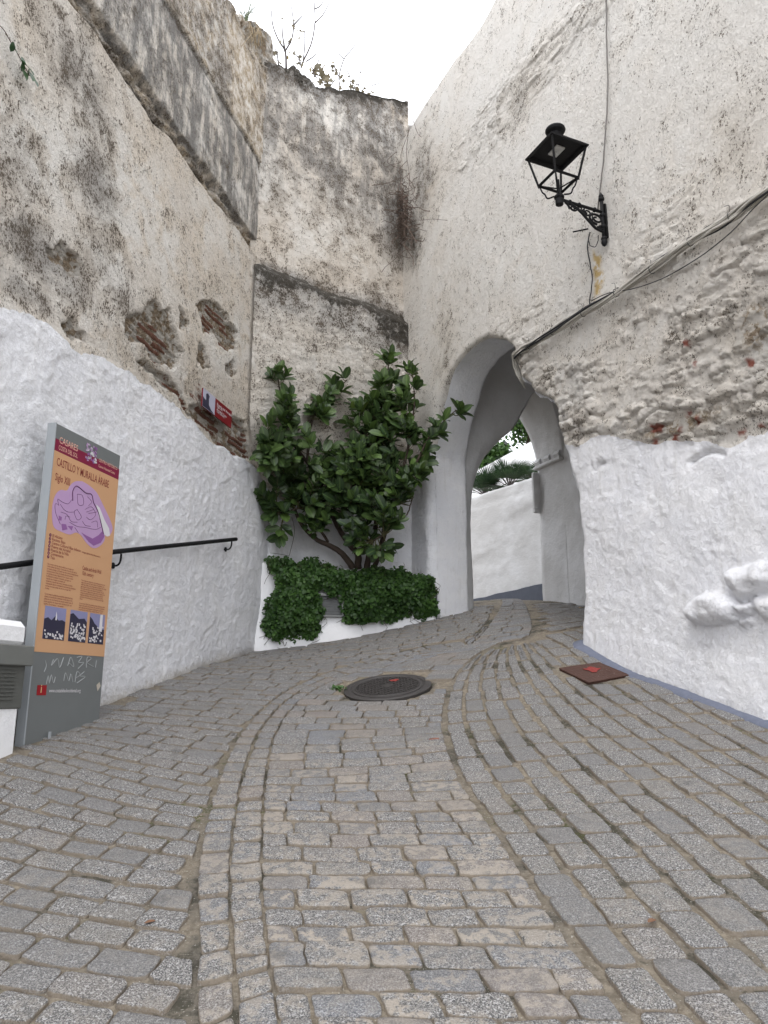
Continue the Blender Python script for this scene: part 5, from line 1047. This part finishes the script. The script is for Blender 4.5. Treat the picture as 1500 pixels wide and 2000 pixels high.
sapling([[(559, 134), (557, 100), (545, 80), (533, 50), (530, 20)], [(557, 100), (570, 75), (573, 45), (569, 12)], [(556, 95), (552, 70), (551, 50)], [(573, 50), (582, 40), (592, 30)], [(545, 134), (542, 110), (538, 95)]], [(551, 38, 3), (578, 40, 2), (567, 78, 3), (548, 80, 2), (540, 97, 2), (558, 108, 2), (540, 122, 2)], 9.2, 'leafless forked fig sapling at the left end of the wall top')
sapling([[(588, 132), (592, 120), (608, 85), (615, 45), (614, 12), (613, -5)], [(592, 120), (595, 90), (595, 60)], [(615, 45), (630, 30), (642, 8)], [(614, 18), (625, 12), (631, 3)], [(598, 120), (610, 112), (618, 104)], [(588, 130), (584, 115), (577, 105)]], [(586, 58, 3), (579, 76, 2), (585, 112, 4), (592, 122, 3), (576, 108, 2)], 9.35, 'tallest fig sapling with a bare stem reaching up against the sky', .013)
sapling([[(618, 152), (612, 140), (620, 125), (624, 112)], [(640, 160), (634, 145), (632, 138)], [(618, 140), (608, 132), (603, 128)]], [(634, 146, 5), (640, 156, 4), (606, 135, 3), (632, 130, 2), (628, 158, 4), (618, 118, 1)], 9.5, 'low fig sapling with yellowish lobed leaves on the wall top', .009, .13)
sapling([[(665, 172), (662, 150), (672, 115), (686, 98), (693, 88)], [(672, 115), (664, 108), (661, 100)], [(662, 150), (655, 135), (652, 122)], [(645, 168), (655, 155)]], [(657, 138, 4), (651, 122, 2), (671, 155, 3), (670, 165, 3), (655, 145, 2)], 9.6, 'fig sapling with a forked twig in the middle of the wall top', .010)
sapling([[(698, 178), (685, 165), (683, 150), (677, 135)], [(698, 178), (701, 160), (704, 138)], [(720, 180), (725, 168), (739, 163), (740, 155)], [(690, 176), (694, 165)]], [(685, 160, 5), (700, 172, 6), (712, 176, 6), (693, 168, 4), (706, 135, 1), (722, 172, 2)], 9.75, 'rightmost and lowest fig sapling on the wall top', .008)
rt = thing('hanging_roots', tuple(at_d(495, 60, 8.75)), 'dry tangle of straw-coloured roots hanging over the top of the left wall', 'roots'); mb = MB()
for i in range(22):
    x = rng.uniform(483, 512); y = rng.uniform(42, 60); mb.tube(spline([LW.P(*LW.at(a_, b_), c_) for a_, b_, c_ in ((x-3, y, .02), (x-4+rng.normal(0, 2), y+12, .07), (x+rng.normal(0, 9), y+32+rng.uniform(-8, 12), .05))], 9), .0045, 4, cap=False)
emit(mb, 'root_strands', simple('pale_root', (.33, .26, .17), .9, .3), rt, smooth=True)
cf = thing('wiry_weed', tuple(at_d(477, 35, 8.9)), 'spiky grey-green weed sprouting from the top of the left wall', 'weed'); mb = MB()
for i in range(34):
    dx = rng.normal(0, 13); mb.tube(spline([at_d(480+rng.normal(0, 2), 45, 8.9), at_d(480+dx*.5, 25, 8.9), at_d(480+dx*1.3, 5+rng.uniform(-12, 25), 8.9+rng.normal(0, .1))], 7), .003, 3, cap=False)
emit(mb, 'blades', simple('grey_green_blade', (.09, .11, .06), .8, .3), cf)
cr = thing('dry_creeper', tuple(at_d(800, 440, 9.5)), 'leafless reddish brown creeper tangled in the corner beside the right wall', 'climber'); mb = MB()
def onc(px, py, off):
    a, b = BW.P(*BW.at(px, py), off+.03), RW.P(*RW.at(px, py), off+.03)
    return a if a[1] < b[1] else b
for i in range(85):
    x = 799+rng.normal(0, 8); y = rng.uniform(375, 470); p = np.array([x, y]); L = []; v = rng.normal(0, 6, 2); q_ = 9.62
    for j in range(7): L.append(onc(p[0], p[1], rng.uniform(.03, .14))); v = v*.7+rng.normal(0, 5, 2); p = p+v
    mb.tube(spline(L, 14), rng.uniform(.003, .006), 4, cap=False)
for pts_ in [[(806, 255), (790, 300), (778, 320), (760, 325)], [(812, 235), (822, 262), (830, 270)], [(770, 300), (752, 318), (765, 328), (800, 335)], [(805, 250), (800, 300), (806, 350), (800, 400), (795, 460)]]: mb.tube(spline([onc(*p, .02) for p in pts_], 20), .004, 4, cap=False)
emit(mb, 'twigs', TWIGD, cr)
hv_ = thing('hanging_sprig', tuple(LW.P(*LW.at(30, 85), .05)), 'thin green sprig hanging down the left wall near the top corner', 'climber'); mb = MB(); pl_ = [(-60, 0), (0, 50), (20, 80), (40, 115), (58, 148)]
c_ = spline(LW.pts(pl_, off=.05), 30); mb.tube(LW.P(c_[:, 0], c_[:, 1], .05), .003, 5); emit(mb, 'stem', TWIGD, hv_)
P = np.array([LW.P(*LW.at(px, py, off=.06), .06) for px, py in [(26, 82), (28, 90), (44, 112), (46, 122), (40, 118), (52, 128), (50, 138), (57, 133), (60, 142), (62, 148), (44, 134)]]); n_ = len(P)
V, FF, k = scatter_leaves(P, rng.normal(0, .4, (n_, 3))+[.3, 0, -.6], rng.normal(0, .3, (n_, 3))+np.r_[LW.n, .3], rng.uniform(.06, .09, n_), leaf_template(.2, .1, 4, .7)); part('leaves', V, FF, leaf_mat('sprig_leaf', (.03, .07, .03), (.07, .13, .05)), hv_, attrs={'rnd': np.repeat(rng.random(n_), k), 'vein': np.zeros(n_*k)})

# ------------------------------------------------------------------ beyond: white parapet above, terraces and plants behind the arch
mb = MB(); c = at_d(800, 225, 11.3); 
for k in range(7): mb.box(c+np.array([.10, 0, .24-.10*k]), (1, 0, 0), (0, 1, 0), ZU, .17+.008*(k % 2), .25, .0505, bev=.01)
V, Fc = mb.get(); single('white_parapet', V, Fc, MAT_FRESH, tuple(c), 'small white painted masonry parapet peeping above the corner of the walls', 'parapet', smooth=False)
DKP = simple('dark_blue_grey_plinth', (.045, .05, .065), .8, .3, 12)
TA = onray(880, 1180, 15.0); TBp = onray(1120, 1180, 12.6); TW = Frame(TA[:2], math.atan2((TBp-TA)[0], (TBp-TA)[1])); 
tn_ = TW.n if np.dot(TW.n, -TW.o) > 0 else -TW.n; TW.n = tn_
sA, sB = -3.0, np.dot(TBp[:2]-TW.o, TW.d)+2.5; sx = np.arange(sA, sB, .05)
p1, p2 = TW.at(935, 967), TW.at(1058, 927); sl = (p2[1]-p1[1])/(p2[0]-p1[0]); zt_ = p1[1]+(sx-p1[0])*sl
tr_ = thing('terrace_wall', tuple(TW.P(0, 1.5)), 'white retaining wall with a dark base seen through the arch', 'wall'); zr = np.linspace(0, 1, 60)[:, None]; Zt = .9+(zt_-.9)*zr; Sx = np.repeat(sx[None], 60, 0)
ofx = fbm(Sx*3, Zt*3, 1, 3, 101)*.015+.02*sstep(zt_-.22, zt_-.28, Zt); V = TW.P(Sx, Zt, ofx); V = np.concatenate([V, TW.P(sx, zt_+.01, -.3)[None]]); V[..., :2] += (fbm(V[..., 0]*2+V[..., 1], V[..., 2]*2, 1, 4, 77)*.02+sstep(.02, .1, fbm(V[..., 0]*1.5, V[..., 2]*4, 1, 4, 78))*.012)[..., None]*TW.n; n_ = V.shape[0]*V.shape[1]; part('wall_face', V.reshape(-1, 3), gridf(*V.shape[:2]), MAT_LIME_DIM, tr_, attrs={**WASH(n_), 'dst': .25*np.ones(n_)})
b1, b2 = TW.at(940, 1168), TW.at(1073, 1138); sl = (b2[1]-b1[1])/(b2[0]-b1[0]); zp_ = b1[1]+(sx-b1[0])*sl+fbm(sx*4, sx*0, 2, 3, 3)*.01
V = np.stack([TW.P(sx, .8, .045), TW.P(sx, np.maximum(zp_, .85), .045), TW.P(sx, np.maximum(zp_, .85)+.01, .0)]); part('dark_plinth', V.reshape(-1, 3), gridf(3, len(sx)), DKP, tr_)
T2f = Frame(tuple(onray(930, 900, 18.5)[:2]), math.atan2(1, -.35)); T2f.n = -T2f.n if np.dot(T2f.n, -T2f.o) < 0 else T2f.n
sx = np.arange(-4, 8, .1); q1, q2 = T2f.at(945, 912), T2f.at(1047, 857); sl = (q2[1]-q1[1])/(q2[0]-q1[0]); z_ = q1[1]+(sx-q1[0])*sl
V = np.stack([T2f.P(sx, .5), T2f.P(sx, z_), T2f.P(sx, z_+.02, -.4)]); ut = single('upper_terrace_wall', V.reshape(-1, 3), gridf(3, len(sx)), MAT_FRESH, tuple(T2f.P(0, 3)), 'sloping white wall higher up behind the palm fronds', 'wall', smooth=False)
mb = MB(); cpl = onray(1062, 860, 16.8); mb.box(cpl+[0, 0, -1.2], (1, .2, 0), (-.2, 1, 0), ZU, .21, .2, 2.6, bev=.03); V, Fc = mb.get(); single('white_pillar', V, Fc, MAT_FRESH, tuple(cpl), 'white pillar rising beside the sloping wall beyond the arch', 'pillar', smooth=False)
mb = MB(); ch = onray(960, 885, 30); mb.box(ch+[-2.1, 2, -2.2], (1, 0, 0), (0, 1, 0), ZU, 2.45, 2, 4.05, bev=.02); V, Fc = mb.get(); hs = thing('white_house', tuple(ch), 'corner of a white house far up the hill beyond the arch', 'house'); part('wall', V, Fc, MAT_FRESH, hs, smooth=False)
fl = onray(980, 885, 29.6); sl_ = thing('wall_lantern', tuple(fl), 'distant small dark lantern on the corner of the far white house', 'street lamp'); mb = MB()
mb.tube(spline([fl+[-.25, 0, -.35], fl+[.0, 0, -.4], fl+[.12, 0, -.1]], 10), .03, 6); emit(mb, 'bracket', BLK, sl_); mb = MB(); mb.lathe(fl+[.12, 0, -.1], [(.09, 0), (.16, .35), (.30, .37), (.12, .55), (.05, .62)], 4); emit(mb, 'lantern', BLK, sl_)
mb = MB(); mb.tube(spline([onray(900, 872, 29), onray(965, 867, 27), onray(1100, 861, 25)], 16), .018, 5); V, Fc = mb.get(); single('overhead_wire', V, Fc, CABB, tuple(V[0]), 'thin dark wire crossing the sky beyond the arch', 'wire')
PALM = leaf_mat('palm_frond', (.016, .045, .02), (.06, .11, .045), None, .5, .4)
def dwarf_palm(px, py, d, R_, nf, label):
    c = onray(px, py, d); t = thing('dwarf_palm', tuple(c), label, 'palm', 'dwarf palms above the terrace wall'); P, D, N_, L = [], [], [], []; mb = MB()
    for i in range(nf):
        az = rng.uniform(0, 2*pi); el = rng.uniform(.15, 1.35); v = np.array([cos(az)*cos(el), sin(az)*cos(el), sin(el)]); hub = c+v*R_*rng.uniform(.35, .6); mb.tube([c, hub], .008, 4)
        a = np.cross(v, [0, 0, 1.]); a /= np.linalg.norm(a)+1e-9; b = np.cross(a, v)
        for k in range(18):
            th_ = (k-8.5)/9*1.45; P.append(hub); D.append(v*cos(th_)+a*sin(th_)+[0, 0, -.04]); N_.append(b); L.append(R_*.62*(1-.12*abs(th_)))
    V, FF, k = scatter_leaves(np.array(P), np.array(D), np.array(N_), np.array(L), leaf_template(.5, .10, 3, .055)); part('fronds', V, FF, PALM, t, attrs={'rnd': np.repeat(rng.random(len(P)), k), 'vein': np.zeros(len(V))}); emit(mb, 'stalks', TWIG, t)
dwarf_palm(948, 968, 14.9, .55, 26, 'leftmost dwarf palm over the terrace wall, half hidden by the arch'); dwarf_palm(995, 952, 14.6, .62, 30, 'middle dwarf palm, the tallest of the fan-leaved clumps'); dwarf_palm(1040, 938, 14.2, .42, 18, 'small dwarf palm on the right by the white pillar')
def bush(px, py, d, r, n_, name, label, cat, trunk=None, sz=.12, flat_=1):
    c = onray(px, py, d); t = thing(name, tuple(c), label, cat); mb = MB(); cs = c+rng.normal(0, 1, (22, 3))*r*.45
    if trunk is not None:
        for q in cs[:14]: mb.tube(spline([c+[r*.3+rng.normal(0, .08), 0, -r*1.25], (c+q)/2+[0, 0, -r*.35], q], 10), np.linspace(.05, .012, 10), 5)
        emit(mb, 'branches', BARK, t)
    P = cs[rng.integers(0, 22, n_)]+rng.normal(0, 1, (n_, 3))*r*.27
    V, FF, k = scatter_leaves(P, rng.normal(0, .7, (n_, 3)), rng.normal(0, .5, (n_, 3))+[0, -.3, .8], rng.uniform(.6, 1.2, n_)*sz, T2); part('foliage', V, FF, IVYM, t, attrs={'rnd': np.repeat(rng.random(n_), k), 'vein': np.zeros(len(V))})
bush(1025, 815, 19.5, .62, 2600, 'garden_tree', 'bare-stemmed green tree above the sloping wall beyond the arch', 'tree', 1, .10); bush(957, 893, 21, .42, 1800, 'round_bush', 'rounded dark green bush at the left of the far lantern', 'bush')

# ------------------------------------------------------------------ small leavings on the street
lf = flat('dry_leaf_yellow', (.40, .27, .05), .8); lb = simple('dry_leaf_brown', (.16, .085, .05), .8, .3)
for i, (px, py, mt, lab, sz_) in enumerate([(1131, 1190, lf, 'yellow fallen leaf on the paving just inside the arch', .09), (1267, 1812, lb, 'brown dry leaf on the setts at the lower right', .05), (1117, 1304, lb, 'tiny dark bolt head beside the rusty cover', .03), (282, 1812, lb, 'thin brown dry leaf in a joint at the lower left', .045)]):
    p = ghit(px, py); V, FF, k = scatter_leaves(np.array([[p[0], p[1], gz(*p)+.02]]), np.array([[.6, .5, .1]]), np.array([[0, -.2, 1.]]), np.array([sz_]), leaf_template(.3, .1, 4, .5))
    if i == 2: continue
    single('fallen_leaf', V, FF, mt, tuple(V[0]), lab, 'leaf')
p = ghit(848, 1446); mb = MB(); a_, b_, n_ = tangent(p); mb.box(np.r_[p, gz(*p)+.004], a_, b_, n_, .035, .025, .008, bev=.004); V, Fc = mb.get(); single('brick_fragment', V, Fc, simple('brick_red', (.22, .10, .075), .9, .4, 40), tuple(V[0]), 'small red brick fragment wedged between the grey setts', 'brick')
